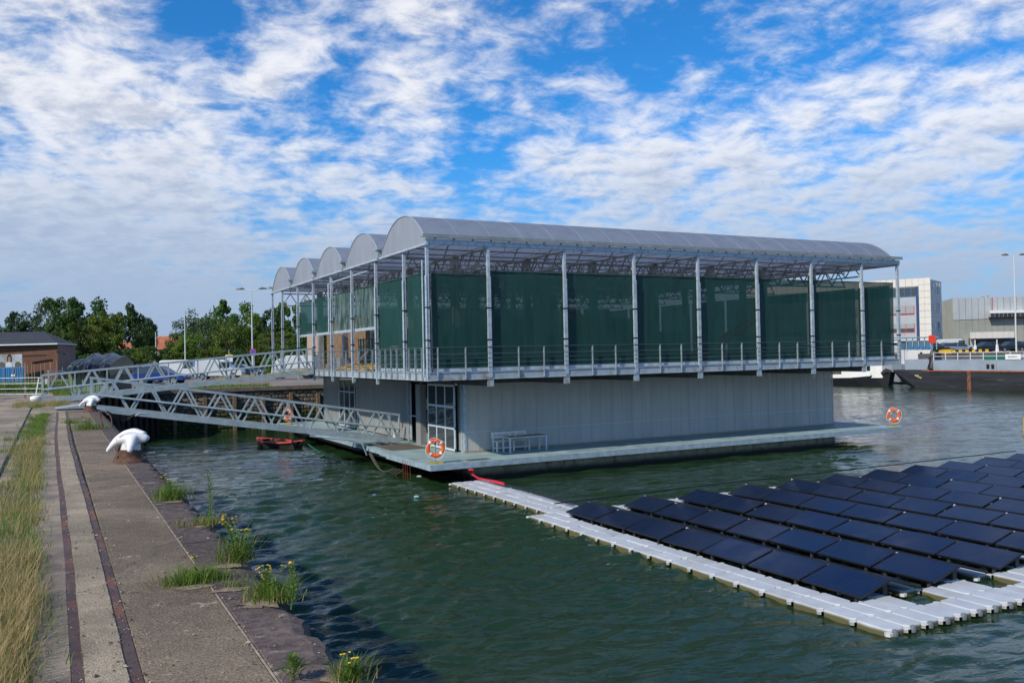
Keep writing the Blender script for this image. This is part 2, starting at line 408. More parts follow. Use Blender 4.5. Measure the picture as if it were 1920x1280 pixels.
railm = mat('rusty_rail', (.095, .058, .050), .62, .25, .3, 4, (.21, .085, .045), (.47, .66), 1.9)
joint = mat('pale_mortar', (.33, .29, .22), .9, 0, .25, 12)
asph = mat('ground_paving', (.22, .19, .16), .95, 0, .25, .35, (.14, .125, .11), (.45, .65), .25)
grassg = mat('grass_ground', (.075, .12, .02), .95, 0, .35, .6, (.16, .14, .035), (.5, .7), .4)

struct(MB().box(-600, QX - .40, -60, 63.4, -2.5, QZ - .05).build('near_quay_ground', conc))
struct(MB().box(-900, 46, 63.4, 1500, -2.5, 2.96).build('far_quay_ground', asph))
struct(MB().box(100, 1800, -900, 63, -2.5, 3.8).box(100, 1800, 63, 1500, -2.5, 3.795).build('opposite_quay_ground', asph))
struct(MB().box(-900, 46, 118, 1500, 2.4, 3.02).build('grass_verge', grassg))
quay = thing('quay_edge', 'long old concrete quay edge with rusty rails and dark basalt coping in the left foreground', 'quay')
def bend(y):
    ks = [(-60, 0), (9, 0), (13, -.015), (17, -.045), (23.6, -.07), (28, -.05), (33, .0), (40, .02), (63, .02)]
    for (a, b), (c, d) in zip(ks, ks[1:]):
        if a <= y <= c:
            t = (y - a) / (c - a); t = t * t * (3 - 2 * t); return b + (d - b) * t
    return 0
def strip(name, x0, x1, y0, y1, z0, z1, m, dy=1.0, bent=True, jx=0):
    b = MB(); ys = []
    y = y0
    while y < y1: ys.append(y); y += dy
    ys.append(y1); bb = len(b.v)
    for y in ys:
        o_ = bend(y) if bent else 0; j0 = rnd.uniform(-jx, jx); j1 = rnd.uniform(-jx, jx)
        b.v += [(x0 + o_ + j0, y, z0), (x1 + o_ + j1, y, z0), (x1 + o_ + j1, y, z1), (x0 + o_ + j0, y, z1)]
    n = len(ys)
    for i in range(n - 1):
        for k in range(4):
            b.f.append((i * 4 + k, i * 4 + (k + 1) % 4, i * 4 + 4 + (k + 1) % 4, i * 4 + 4 + k)); b.m.append(0)
    b.f += [(0, 1, 2, 3), tuple((n - 1) * 4 + k for k in (3, 2, 1, 0))]; b.m += [0, 0]
    return b.build(name, m, quay)
RY = 37.5
strip('concrete_kerb', -.16, .075, -4, RY, 2.9, QZ - .004, conc, 1, True, .004)
strip('crane_rail', .075, .145, -4, RY, 2.9, QZ - .006, railm)
strip('gravel_concrete_strip', .145, .37, -4, RY, 2.9, QZ + .012, pale, .25, True, .004)
strip('crane_rail', .37, .445, -4, RY, 2.9, QZ + .001, railm)
# concrete lane in cast bays
y = -4.0
while y < 36:
    L = rnd.choice((2.6, 3.2, 3.8)); b = MB()
    x1 = 1.115
    b.cbox(.447, x1, y, y + L - .012, 2.8, QZ + rnd.uniform(-.004, .004), .008)
    o = b.build('concrete_bay', lane, quay)
    y += L
MB().box(1.117, 1.129, -4, 36, 2.8, QZ - .003).build('mortar_joint', joint, quay)
# dark coping blocks with worn, rounded water edge
y = -3.0; blocks = 0
while y < 37.5:
    L = rnd.uniform(1.15, 1.6); n = 20; b = MB(); rows = []
    ph = rnd.uniform(0, 6)
    for i in range(n + 1):
        yy = y + .012 + (L - .024) * i / n
        e = QX - .045 + .030 * math.sin(ph + i * .8) + rnd.uniform(-.022, .016)
        if i in (0, n): e -= rnd.uniform(.04, .16)
        h = QZ + rnd.uniform(-.003, .003)
        for (x, z) in ((1.137, 2.7), (1.137, h - .006), (1.145, h), (e - .12, h - .004), (e - .04, h - .022 - rnd.uniform(0, .012)), (e, h - .075), (e + .01, 2.7)):
            b.v.append((x, yy, z))
    for i in range(n):
        for k in range(6):
            b.f.append((i * 7 + k, i * 7 + k + 1, i * 7 + 8 + k, i * 7 + 7 + k)); b.m.append(0)
    b.f += [tuple(range(7)), tuple(reversed(range(n * 7, n * 7 + 7)))]; b.m += [0, 0]
    b.build('coping_stone', basalt, quay); y += L
MB().box(1.10, QX - .17, -3, 37.5, 2.5, QZ - .05).build('joint_fill', joint, quay)
MB().box(1.3, QX - .02, -60, 63.4, -2.4, 2.72).build('quay_wall_face', mat('dark_quay_wall', (.05, .045, .04), .9, 0, .3, 2), quay)
# cast slabs of the apron to the left
slabm = mat('apron_slab', (.30, .24, .175), .9, 0, .22, .8, (.19, .155, .125), (.45, .65), .9, bump=.4, bscale=35, rnd_tint=.10)
for i in range(4):
    for j in range(15):
        x0 = -3.2 - 2.4 * (i - 0) ; y0 = 9 + j * 2.45 + rnd.uniform(-.02, .02)
        MB().cbox(x0 + .02, x0 + 2.36, y0 + .02, y0 + 2.42, 2.8, QZ + rnd.uniform(-.014, .004), .01).build('apron_slab', slabm, quay)
b = MB(); pts = [(-5.9, 17, QZ + .004), (-4.6, 22, QZ + .004), (-3.6, 27, QZ + .004), (-2.9, 32, QZ + .004), (-2.4, 36, QZ + .004)]
for a, c in zip(pts, pts[1:]): b.bar(a, c, .12, .03)
b.build('sunken_track_rail', railm, quay)

# far basin wall of stone
bw = thing('basin_wall', 'dark stone harbour wall with mossy foot and timber fenders behind the lower gangway', 'wall')
stone = mat('wall_stone', (.19, .155, .12), .9, 0, .3, 3, (.11, .10, .08), (.45, .65), 5, bump=.9, bscale=14, rnd_tint=.32, zdark=(.55, 1.35, (.035, .050, .010), .7))
mort = mat('wall_mortar', (.10, .085, .065), .95, 0, .3, 4, zdark=(.5, 1.3, (.03, .042, .01), .7))
capm = mat('wall_cap_concrete', (.17, .145, .115), .9, 0, .25, 2, (.10, .09, .07), (.5, .7), 3)
MB().box(6.2, 46, 63.03, 63.38, -2, 2.72).build('wall_core', mort, bw)
MB().cbox(6.2, 20, 62.84, 63.5, 2.72, 3.0, .02).cbox(20.01, 46, 62.84, 63.5, 2.72, 3.0, .02).build('wall_cap', capm, bw)
smesh = []
for k in range(8):
    b = MB(); hw, hh = .25, .135
    pts = []
    for a in range(8):
        t = 2 * math.pi * (a + .5) / 8
        x = max(-hw, min(hw, 1.35 * hw * math.cos(t))) * rnd.uniform(.86, 1.0); z = max(-hh, min(hh, 1.45 * hh * math.sin(t))) * rnd.uniform(.84, 1.0)
        pts.append((x, z))
    vs = [(x, 0, z) for x, z in pts] + [(x * .78, -.07 - rnd.uniform(0, .035), z * .74) for x, z in pts]
    b.add(vs, [tuple(range(8, 16))] + [(i, (i + 1) % 8, 8 + (i + 1) % 8, 8 + i) for i in range(8)])
    smesh.append(b.mesh('stone', stone))
cnt = 0
for r_ in range(10):
    for c_ in range(25):
        x = 6.45 + c_ * .5 + (.25 if r_ % 2 else 0); z = .05 + r_ * .275
        if cnt < 290: link('stone', smesh[rnd.randrange(8)], bw, (x, 63.04, z + rnd.uniform(-.01, .01))); cnt += 1
fend = mat('fender_timber', (.17, .12, .07), .85, 0, .35, 5, (.07, .06, .03), (.5, .7), 2, stretch=(3, 3, .5))
for k in range(6): MB().cbox(7.1 + k * 1.95, 7.32 + k * 1.95, 62.72, 62.93, -.6, 2.5 - .1 * (k % 2)).build('fender_pile', fend, bw)
sp = thing('sheet_pile_wall', 'black steel sheet piling at the corner of the basin under the lower gangway', 'wall')
pilem = mat('tarred_steel', (.018, .018, .018), .6, .2, .4, 2, (.06, .04, .03), (.6, .75), 3)
for k in range(12):
    t0 = k / 12; x = 1.62 + 4.6 * min(1, t0 * 1.0); y_ = 56.5 + 5.9 * t0
    MB().prismz([(x, y_ + .6), (x, y_), (x + .12, y_ - .18), (x + .3, y_ - .18 + .3), (x + .4, y_ + .42), (x + .4, y_ + .8)], -1.5, 2.85).build('sheet_pile', pilem, sp)
struct(MB().prismz([(1.6, 56.6), (6.2, 62.8), (6.2, 63.4), (1.6, 63.4)], -2, 2.9).build('corner_ground', grassg))

# ------------------------------------------------------------------ the floating farm
U0, U1, V0, V1 = 12.64, 38.95, 31.0, 57.65
PZ, DZ0, DZ1, EZ, GT, CR = .77, 3.97, 4.28, 9.18, 9.50, 10.60
FU = [12.70, 15.24, 18.74, 22.24, 25.74, 29.24, 32.74, 36.24, 38.88]
LV = [31.06, 33.53, 37.03, 40.53, 44.03, 47.53, 50.95, 54.85, 57.6]
farm = thing('floating_dairy_farm', 'two-storey floating farm building with green mesh curtains and five arched roofs', 'building')
# platform in deck sections
for i, (a, b_) in enumerate(zip([U0] + FU[1:-1], FU[1:-1] + [U1])):
    MB().cbox(a + .004, b_ - .004, V0 + .05, 33.9, .60, PZ, .006).build('deck_plate', deckm, farm)
for a, b_ in zip([33.9] + LV[2:-1], LV[2:]):
    MB().cbox(U0 + (.05 if a < 36 else .35), 15.5, a + .004, b_ - .004, .60, PZ - (.0 if a < 36 else .012), .006).build('deck_plate', deckm, farm)
MB().box(15.5, U1 - .05, 33.91, V1 - .05, .60, PZ - .002).build('inner_floor', deckm, farm)
b = MB().box(U0, U1, V0 - .012, V0 + .048, .56, PZ + .012).box(U0 - .012, U0 + .048, V0 + .05, 36.0, .56, PZ + .012).box(U1 - .05, U1, V0 + .05, V1, .56, PZ + .01).box(U0 + .30, U0 + .348, 36.0, V1, .56, PZ - .004)
b.build('platform_edge', dedge, farm)
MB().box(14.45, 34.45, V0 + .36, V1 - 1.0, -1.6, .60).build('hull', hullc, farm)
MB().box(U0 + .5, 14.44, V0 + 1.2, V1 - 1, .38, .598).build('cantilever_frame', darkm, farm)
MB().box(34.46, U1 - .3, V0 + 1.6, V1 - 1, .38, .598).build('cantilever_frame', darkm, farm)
hatchm = mat('hatch_metal', (.09, .10, .10), .6)
p = G(897, 861, PZ); MB().box(p.x - .5, p.x + .45, p.y - .25, p.y + .2, PZ + .002, PZ + .014).build('hatch', hatchm, farm)
# upper deck
MB().box(U0 + .1, U1 - .1, V0 + .1, V1 - .1, DZ1 - .12, DZ1 - .01).build('upper_deck', mat('upper_deck_surface', (.19, .17, .13), .9, 0, .25, 2), farm)
ff = [U0] + [(a + c) / 2 for a, c in zip(FU[1:-2:2], FU[2:-1:2])] + [U1]
seg = [U0, 18.74, 25.74, 32.74, U1]
for a, c in zip(seg, seg[1:]): MB().box(a + .003, c - .003, V0, V0 + .1, DZ0, DZ1 + .01).box(a + .003, c - .003, V0 - .03, V0 - .001, DZ0, DZ0 + .025).box(a + .003, c - .003, V0 - .03, V0 - .001, DZ1 - .02, DZ1 + .01).build('deck_edge_beam', fascia, farm)
seg = [V0 + .1, 37.03, 44.03, 50.95, V1]
for a, c in zip(seg, seg[1:]):
    MB().box(U0, U0 + .1, a + .003, c - .003, DZ0, DZ1 + .01).box(U0 - .03, U0 - .001, a + .003, c - .003, DZ0, DZ0 + .025).box(U0 - .03, U0 - .001, a + .003, c - .003, DZ1 - .02, DZ1 + .01).build('deck_edge_beam', fascia, farm)
    MB().box(U1 - .1, U1, a + .003, c - .003, DZ0, DZ1 + .01).build('deck_edge_beam', fascia, farm)
MB().box(U0 + .11, U1 - .11, V1 - .1, V1, DZ0, DZ1).build('deck_edge_beam', fascia, farm)
under = mat('underside_beam', (.10, .11, .115), .6, .2, .2, 3)
for u in FU[1:-1]:
    b = MB().box(u - .11, u + .11, V0 + .02, V1, DZ0 - .27, DZ0 - .002); b.build('cantilever_beam', under, farm)
    MB().box(u - .14, u + .14, V0 - .01, V0 + .018, DZ0 - .29, DZ0 - .003).build('beam_end_plate', fascia, farm)
for v in LV[1:-1]:
    MB().prism([(U0 + .1, DZ0 - .05), (U0 + .1, DZ0 - .002), (15.4, DZ0 - .002), (15.4, DZ0 - .25)], v + .02, v + .16).build('cantilever_beam', under, farm)
# railing
for i in range(22):
    u = U0 + .35 + i * 1.166
    if u < U1 - .1 and min(abs(u - q) for q in FU) > .15:
        MB().bar((u, V0 - .05, 3.99), (u, V0 - .05, 5.24), .035, .07).box(u - .03, u + .03, V0 - .045, V0 - .031, 4.02, 4.25).build('railing_post', galv, farm)
for u in FU[1:-1]:
    pass
v = V0 + .55
while v < 47.2:
    if min(abs(v - q) for q in LV) > .15:
        MB().bar((U0 - .05, v, 3.99), (U0 - .05, v, 5.24), .07, .035).box(U0 - .045, U0 - .031, v - .03, v + .03, 4.02, 4.25).build('railing_post', galv, farm)
    v += .70 if v < 36 else 1.0
cabm = mat('steel_cable', (.22, .25, .27), .4, .6)
for z in (4.45, 4.63, 4.81, 4.99):
    MB().tube([(U0 - .05, 47.3, z), (U0 - .05, V0 - .05, z)], .008, 5).build('railing_cable', cabm, farm)
    MB().tube([(U0 - .05, V0 - .05, z), (U1, V0 - .05, z)], .008, 5).build('railing_cable', cabm, farm)
MB().tube([(U0 - .05, 47.4, 5.24), (U0 - .05, V0 - .05, 5.24), (U1, V0 - .05, 5.24), (U1, V0 + 2.5, 5.24)], .022, 6).build('handrail', mat('dark_handrail', (.10, .13, .14), .4, .5), farm)
# perimeter posts
def post(u, v, z0, z1, face):
    b = MB().box(u - .055, u + .055, v - .055, v + .055, z0, z1)
    if face == 'f': b.box(u - .075, u + .075, v - .075, v - .056, 4.05, 8.0)
    else: b.box(u - .075, u - .056, v - .075, v + .075, 4.05, 8.0)
    o = b.build('perimeter_post', galvl, farm)
    c = MB()
    for z in (5.5, 6.75):
        c.box(u - .085, u + .085, v - .085, v + .06, z, z + .05)
    c.build('bracket', black, o)
for u in FU[1:]: post(u, V0 + .03, DZ0 + .3, EZ, 'f')
for v in LV: post(U0 + .02, v, 3.72 if v > 34 and v < 52 else DZ0, EZ, 'l')
MB().tube([(U0 - .1, V0 + .25, 4.1), (U0 - .1, V0 + .25, 8.6)], .035, 8).build('downpipe', galvl, farm)
MB().tube([(FU[-1] + .1, V0 + .1, 4.1), (FU[-1] + .1, V0 + .1, 9.0)], .04, 8).build('downpipe', galvl, farm)
MB().tube([(U0 - .08, 44.2, 6.2), (U0 - .08, 44.2, 8.7), (U0 + .1, 44.2, 8.78), (U0 + .1, 38.5, 8.84)], .045, 8).build('downpipe', galvl, farm)
# curtains
def curtain(x0, x1, y0, y1, z0, z1, m, nm='curtain'):
    n = 9; b = MB(); vs = []
    hor = abs(x1 - x0) > abs(y1 - y0)
    for j in range(n + 1):
        for i in range(n + 1):
            s_ = i / n; t_ = j / n; o_ = .012 * math.sin(s_ * 9 + x0) * math.sin(t_ * 5)
            sag = -.035 * math.sin(math.pi * s_) * (t_ > .99)
            vs.append((x0 + (x1 - x0) * s_ + (0 if hor else o_), y0 + (y1 - y0) * s_ + (o_ if hor else 0), z0 + (z1 - z0) * t_ + sag))
    b.add(vs, [(j * (n + 1) + i, j * (n + 1) + i + 1, (j + 1) * (n + 1) + i + 1, (j + 1) * (n + 1) + i) for j in range(n) for i in range(n)])
    o = b.build(nm, m, farm, smooth=True)
    MB().tube([(x0, y0, z1 + .0), (x1, y1, z1 + .0)], .03, 6).build('top_rod', mat('curtain_hem', (.01, .06, .045), .7), o)
    if hor: MB().box(x0, x1, y0 - .03, y0 + .03, z0 - .12, z0 + .01).build('bottom_rail', galvl, o)
    else: MB().box(x0 - .03, x0 + .03, min(y0, y1), max(y0, y1), z0 - .12, z0 + .01).build('bottom_rail', galvl, o)
ps = [U0 + .2] + FU[1:-1] + [U1 - .25]
for i, (a, c) in enumerate(zip(ps, ps[1:])):
    curtain(a + .02, c - .02, V0 + .14, V0 + .14, 4.42, 8.07 if i == 0 else 8.22, curtm)
for i, (a, c) in enumerate(zip(LV[:6], LV[1:7])):
    if i < 2: curtain(U0 + .14, U0 + .14, a + .03, c - .03, 4.42, 8.14, curtm)
    else: curtain(U0 + .14, U0 + .14, a + .03, c - .03, 6.27, 8.14, curt_glare if i < 4 else curtm)
# far-side curtains, seen dimly through the near ones
for i, (a, c) in enumerate(zip([V0 + .3] + LV[1:-1], LV[1:])):
    curtain(U1 - .2, U1 - .2, a + .1, c - .1, 4.42, 8.1, curtm)
for a, c in zip(FU[2:-1], FU[3:]):
    curtain(a + .1, c - .1, V1 - .2, V1 - .2, 4.42, 8.25, curtm)
# beams and gutters
MB().box(U0 - .05, 22.2, V0 - .06, V0 + .05, EZ, EZ + .2).build('eaves_beam', galvl, farm)
MB().box(22.205, U1 + .05, V0 - .06, V0 + .05, EZ, EZ + .2).build('eaves_beam', galvl, farm)
b = MB().box(U0 - .22, U1 + .12, V0 - .17, V0 + .06, EZ + .26, EZ + .34).box(U0 - .22, U1 + .12, V0 - .19, V0 - .16, EZ + .24, EZ + .38)
for k in range(33): b.box(U0 + .3 + k * .8, U0 + .36 + k * .8, V0 - .05, V0 + .0, EZ + .2, EZ + .27)
b.build('eaves_gutter', mat('gutter_metal', (.30, .33, .32), .5, .2, .15, 3), farm)
MB().tube([(U0 - .06, V0 - .12, EZ - .02), (U0 - .06, V1, EZ - .02)], .06, 10).build('eaves_pipe', galvl, farm)
MB().tube([(U1 + .03, V0, EZ - .02), (U1 + .03, V1, EZ - .02)], .05, 8).build('eaves_pipe', galv, farm)
# arched roofs
SP = (V1 - V0) / 5
for k in range(5):
    va = V0 + k * SP; vb = va + SP; vc = (va + vb) / 2
    rv = thing('roof_vault', '', ''); rv.parent = farm
    for key in ('label', 'category'): del rv[key]
    prof = []
    N = 20
    for i in range(N + 1):
        s_ = -1 + 2 * i / N
        rise = (CR - EZ - .1)
        prof.append((vc + s_ * (SP / 2 - .03), EZ + .1 + rise * (1 - abs(s_) ** 2.15)))
    xs = [U0 + (U1 - U0) * i / 18 for i in range(19)]
    for a, c in zip(xs, xs[1:]):
        b = MB(); vs = []
        for (y_, z_) in prof: vs += [(a + .01, y_, z_), (c - .01, y_, z_)]
        b.add(vs, [(2 * i, 2 * i + 1, 2 * i + 3, 2 * i + 2) for i in range(N)])
        b.build('roof_sheet', roofm, rv, smooth=True)
    b = MB()
    for x in xs:
        for (p0, p1) in zip(prof, prof[1:]): b.bar((x, p0[0], p0[1] + .002), (x, p1[0], p1[1] + .002), .012, .010)
    b.build('roof_seam', mat('seam_metal', (.34, .39, .48), .5, .2), rv)
    for x in (U0 + .02, U1 - .02):
        b = MB(); n = len(prof)
        vs = [(x, y_, z_ - .01) for y_, z_ in prof] + [(x, y_, EZ - .0) for y_, z_ in prof]
        b.add(vs, [(i, i + 1, n + i + 1, n + i) for i in range(n - 1)]); b.build('gable_sheet', gablem, rv)
        b = MB()
        for (p0, p1) in zip(prof, prof[1:]): b.bar((x, p0[0], p0[1] + .012), (x, p1[0], p1[1] + .012), .05, .035)
        b.build('gable_rim', mat('rim_metal', (.42, .46, .50), .5, .2), rv)
    b = MB()
    for u in [U0 + 1.2 + 1.75 * i for i in range(15)]:
        for (p0, p1) in zip(prof, prof[1:]): b.bar((u, p0[0], p0[1] - .05), (u, p1[0], p1[1] - .05), .035, .045)
        b.tube([(u, va + .2, EZ + .15), (u, vb - .2, EZ + .15)], .012, 5)
        b.tube([(u, vc, EZ + .15), (u, vc, CR - .08)], .012, 5)
    b.build('roof_hoop', galvd, rv)
    if k:
        MB().box(U0 - .16, U1, va - .12, va + .12, EZ + .02, EZ + .12).box(U0 - .22, U0 + .12, va - .22, va + .22, EZ + .36, EZ + .46).box(U0 - .14, U0 + .04, va - .1, va + .1, EZ + .05, EZ + .36).build('valley_gutter', galv, farm)
MB().box(U0 - .22, U0 + .1, V1 - .15, V1 + .2, EZ + .3, EZ + .4).build('valley_gutter', galv, farm)
# trusses
def truss(p, q, ztop, zbot, bay, m=galvd, r=.035, nm='roof_truss'):
    p = Vector(p); q = Vector(q); L = (q - p).length; n = max(2, round(L / bay)); b = MB()
    pt = lambda t, z: Vector((p.x + (q.x - p.x) * t, p.y + (q.y - p.y) * t, z))
    b.bar(pt(0, ztop), pt(1, ztop), .07, .07); b.bar(pt(0, zbot), pt(1, zbot), .07, .07)
    for i in range(n):
        b.bar(pt(i / n, zbot), pt((i + .5) / n, ztop), .045, .045); b.bar(pt((i + .5) / n, ztop), pt((i + 1) / n, zbot), .045, .045)
    return b.build(nm, m, farm)
CV = [34.3, 39.65, 45.0, 50.3, 55.6]
for v in CV: truss((U0 + .2, v, 0), (U1 - .2, v, 0), 9.0, 8.25, 1.0)
for u in FU[1:-1]: truss((u, V0 + .1, 0), (u, V1 - .1, 0), 9.12, 8.50, .95)
for v in [V0 + 1.3 + 1.77 * i for i in range(14)]:
    MB().tube([(U0, v, EZ - .02), (U1, v, EZ - .02)], .03, 6).build('purlin', galvd, farm)
for u in FU[1:-1]:
    for v in (34.3, 39.65, 45.0, 50.3, 55.6):
        MB().box(u - .15, u + .15, v - .15, v + .15, DZ1, 9.1).build('column', galvd, farm)
# things inside the upper floor, seen through curtains and openings
inn = mat('interior_wood_panel', (.20, .125, .07), .8, 0, .2, 2)
pink = mat('corrugated_panel', (.42, .30, .24), .8, 0, .1, 2)
MB().box(21.5, 21.6, 50.5, 57.2, DZ1, 7.6).build('partition', inn, farm)
b = MB(); va_, vb_ = AX(606, 660, 17.0).y, AX(576, 660, 17.0).y
for k in range(28): b.box(17.0, 17.06 + .03 * (k % 2), va_ + (vb_ - va_) * k / 28, va_ + (vb_ - va_) * (k + 1) / 28, DZ1 + .9, 6.9)
b.build('corrugated_screen', pink, farm)
MB().box(20.0, 20.1, AX(712, 660, 20.0).y, AX(613, 660, 20.0).y, DZ1, 7.8).build('partition', inn, farm)
for (u, v, z, a, c) in ((22.5, 41.8, 4.4, 24.8, 7.0), (30.2, 42, 4.4, 34.4, 7.2)):
    MB().bar((u, 36.5, z + 2.6 if u < 25 else z), (a + 1.5, 36.5, z if u < 25 else 7.4), .3, .18).bar((u, 37.6, z + 2.9 if u < 25 else z), (a + 1.5, 37.6, z if u < 25 else 7.0), .12, .3).build('feed_conveyor', redm, farm)
MB().box(23, 37, 46, 47, DZ1, 6.2).build('feed_store', inn, farm)
MB().box(26, 38.5, 52, 52.1, DZ1, 7.3).build('partition', inn, farm)
# feed barrier in green with slanted bars
fbm = mat('barrier_green', (.015, .16, .12), .5); fbt = mat('barrier_tube', (.30, .24, .14), .5, .3)
MB().bar((15.0, 43.2, 5.85), (15.0, 47.0, 5.85), .06).bar((15.0, 43.2, 5.5), (15.0, 47.0, 5.5), .05).bar((15.0, 43.2, 5.0), (15.0, 47.0, 5.0), .05).build('feed_barrier_rail', black, farm)
for k in range(16):
    v = 43.3 + k * .23
    MB().bar((14.96, v, 4.4), (14.96, v + (.16 if k % 2 else -.02), 5.95), .045).build('feed_barrier_bar', fbt if k % 3 == 0 else fbm, farm)
MB().box(15.1, 15.18, 43, 47.0, DZ1, 4.6).build('feed_kerb', mat('kerb_concrete', (.22, .21, .2), .9), farm)
MB().box(14.0, 14.8, 47.2, 48.9, DZ1, 4.9).build('feed_trough', mat('grey_crate', (.2, .22, .23), .6), farm)
for k in range(9):
    v = 47.4 + k * .42
    MB().bar((16.3, v, DZ1), (16.3, v, 5.9), .04).build('pen_bar', galvd, farm)
MB().bar((16.3, 47.2, 5.9), (16.3, 51.2, 5.9), .05).bar((16.3, 47.2, 5.4), (16.3, 51.2, 5.4), .04).build('pen_rail', galvd, farm)
# straw
b = MB(); g = np.random.RandomState(3)
for k in range(2600):
    v = g.uniform(39.4, 46.4); u = 13.5 + abs(g.normal(0, .75)); hgt = .34 * max(0, 1 - abs(u - 14.2) / 1.3) * (.55 + .45 * math.sin(v * 2.4 + 1))
    z = DZ1 + .01 + hgt * g.uniform(.5, 1); th = g.uniform(0, 3.14); L = g.uniform(.06, .2); dx, dy = math.cos(th) * L, math.sin(th) * L
    b.add([(u, v, z), (u + dx, v + dy, z + g.uniform(-.02, .05)), (u + dx, v + dy, z + .03), (u + .01, v, z + .035)], [(0, 1, 2, 3)])
strawm = mat('straw', (.40, .27, .09), .8, 0, .3, 9)
o = link('straw', b.mesh('straw', strawm, fix=False)); o['kind'] = 'stuff'; o['label'] = 'heap of yellow straw on the upper deck behind the railing'; o['category'] = 'straw'
b = MB(); n = 24; vs = []
for i in range(n + 1):
    for j in range(9):
        v = 39.4 + 7.0 * i / n; u = 13.2 + 2.2 * j / 8
        vs.append((u, v, DZ1 - .01 + .32 * max(0, 1 - abs(u - 14.2) / 1.2) * (.55 + .45 * math.sin(v * 2.4 + 1)) * g.uniform(.85, 1)))
b.add(vs, [(i * 9 + j, i * 9 + j + 1, i * 9 + 10 + j, i * 9 + 9 + j) for i in range(n) for j in range(8)])
ob = b.build('straw_heap', strawm, None, smooth=True); ob['kind'] = 'stuff'; ob['label'] = 'low mound under the loose straw on the upper deck'; ob['category'] = 'straw'

# lower storey walls
WU, WV = 15.46, 34.12
def rows(a, b_, n): return [(a + (b_ - a) * i / n, a + (b_ - a) * (i + 1) / n) for i in range(n)]
for a, c in rows(WU + .12, 37.35, 38):
    MB().box(a + .006, c - .006, WV, WV + .03, PZ + .07, 3.7).build('wall_panel', wallm, farm)
ribm = mat('panel_joint', (.55, .60, .62), .5, .1)
for i, (a, c) in enumerate(rows(WU + .12, 37.35, 38)):
    MB().box(a - .006, a + .006, WV - .012, WV + .02, PZ + .07, 3.7).build('panel_joint', ribm, farm)
MB().box(WU + .1, 37.36, WV - .016, WV - .013, 1.62, 1.655).build('wall_transom', ribm, farm)
MB().box(WU, 37.4, WV - .05, WV + .06, PZ + .0, PZ + .07).build('base_channel', mat('tan_base', (.33, .28, .20), .7), farm)
MB().box(WU - .0, WU + .11, WV - .03, WV + .08, PZ + .08, 3.7).build('corner_post', galvl, farm)
MB().box(37.36, 37.42, WV - .03, WV + 6, PZ + .08, 3.7).build('side_wall', wallm, farm)
frm = mat('inner_frame', (.34, .40, .44), .6)
for u in FU[1:-1]: MB().box(u - .09 + .3, u + .09 + .3, WV + .14, WV + .3, PZ, 3.7).build('inner_column', frm, farm)
for (a, z0_, c, z1_, m_) in ((22.4, 3.6, 27.2, 1.0, redm), (29.2, 1.6, 32.8, 3.5, redm), (28.2, 1.0, 29.8, 2.4, frm), (32.6, 3.6, 33.6, 2.6, redm), (33.4, 1.4, 36.5, 3.0, frm), (26.0, 3.4, 29.0, 1.2, frm)):
    MB().bar((a, WV + .22, z0_), (c, WV + .22, z1_), .10, .26).build('diagonal_brace', m_, farm)
MB().box(16.9, 19.4, WV + .16, WV + .2, 1.8, 2.75).build('interior_board', mat('salmon_board', (.50, .26, .17), .7), farm)
MB().tube([(21.0, WV + .12, 1.12), (21.0, WV + .3, 1.12)], .30, 20).build('red_drum', redm, farm)
MB().tube([(22.1, WV + .3, 1.12), (22.1, WV + .5, 1.12)], .30, 16).build('orange_drum', mat('orange_drum', (.6, .25, .06), .6), farm)
MB().box(23.5, 31, WV + .4, WV + .6, PZ, 1.4).build('stored_goods', mat('goods', (.20, .11, .09), .8, 0, .5, 1.5), farm)
MB().box(15.9, 37.2, WV + 1.2, WV + 1.3, PZ, 3.7).build('inner_wall', mat('inner_wall_grey', (.55, .58, .60), .8, 0, .3, .6), farm)
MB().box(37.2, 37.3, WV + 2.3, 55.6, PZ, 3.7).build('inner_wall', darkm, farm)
MB().box(WU - .02, 37.45, WV - .06, WV + .1, 3.70, 3.96).build('wall_head', under, farm)
# left wall of the lower storey
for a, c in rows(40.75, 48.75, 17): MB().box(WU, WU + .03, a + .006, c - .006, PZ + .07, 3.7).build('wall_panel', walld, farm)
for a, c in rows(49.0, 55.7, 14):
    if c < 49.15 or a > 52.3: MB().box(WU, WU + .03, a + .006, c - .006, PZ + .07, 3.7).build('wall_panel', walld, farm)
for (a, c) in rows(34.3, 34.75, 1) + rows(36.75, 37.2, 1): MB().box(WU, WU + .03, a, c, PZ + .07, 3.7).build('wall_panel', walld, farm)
for v in (34.25, 36.75, 39.0, 40.65, 48.85, 55.75): MB().box(WU - .03, WU + .1, v - .07, v + .07, PZ, 3.7).build('wall_post', galv, farm)
MB().box(WU - .03, WU + .05, 34.2, 55.8, 3.70, 3.96).build('wall_head', under, farm)
MB().box(WU + .05, WU + .07, 34.2, 55.8, PZ, PZ + .07).build('base_channel', darkm, farm)
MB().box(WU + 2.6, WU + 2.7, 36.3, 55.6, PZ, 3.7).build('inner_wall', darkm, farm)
wn = MB().box(WU - .02, WU + .02, 49.2, 52.3, PZ + .1, 3.6).build('window', glassd, farm)
b = MB()
for v in (49.2, 50.23, 51.27, 52.3): b.box(WU - .06, WU - .021, v - .03, v + .03, PZ + .1, 3.6)
for z in (PZ + .1, 2.9, 3.6): b.box(WU - .066, WU - .02, 49.2, 52.3, z - .03, z + .03)
b.build('window_frame', whitef, wn)
dr = thing('sliding_door', '', '', (WU - .2, 34.62, 0)); dr.parent = farm
for key in ('label', 'category'): del dr[key]
L_ = 2.95
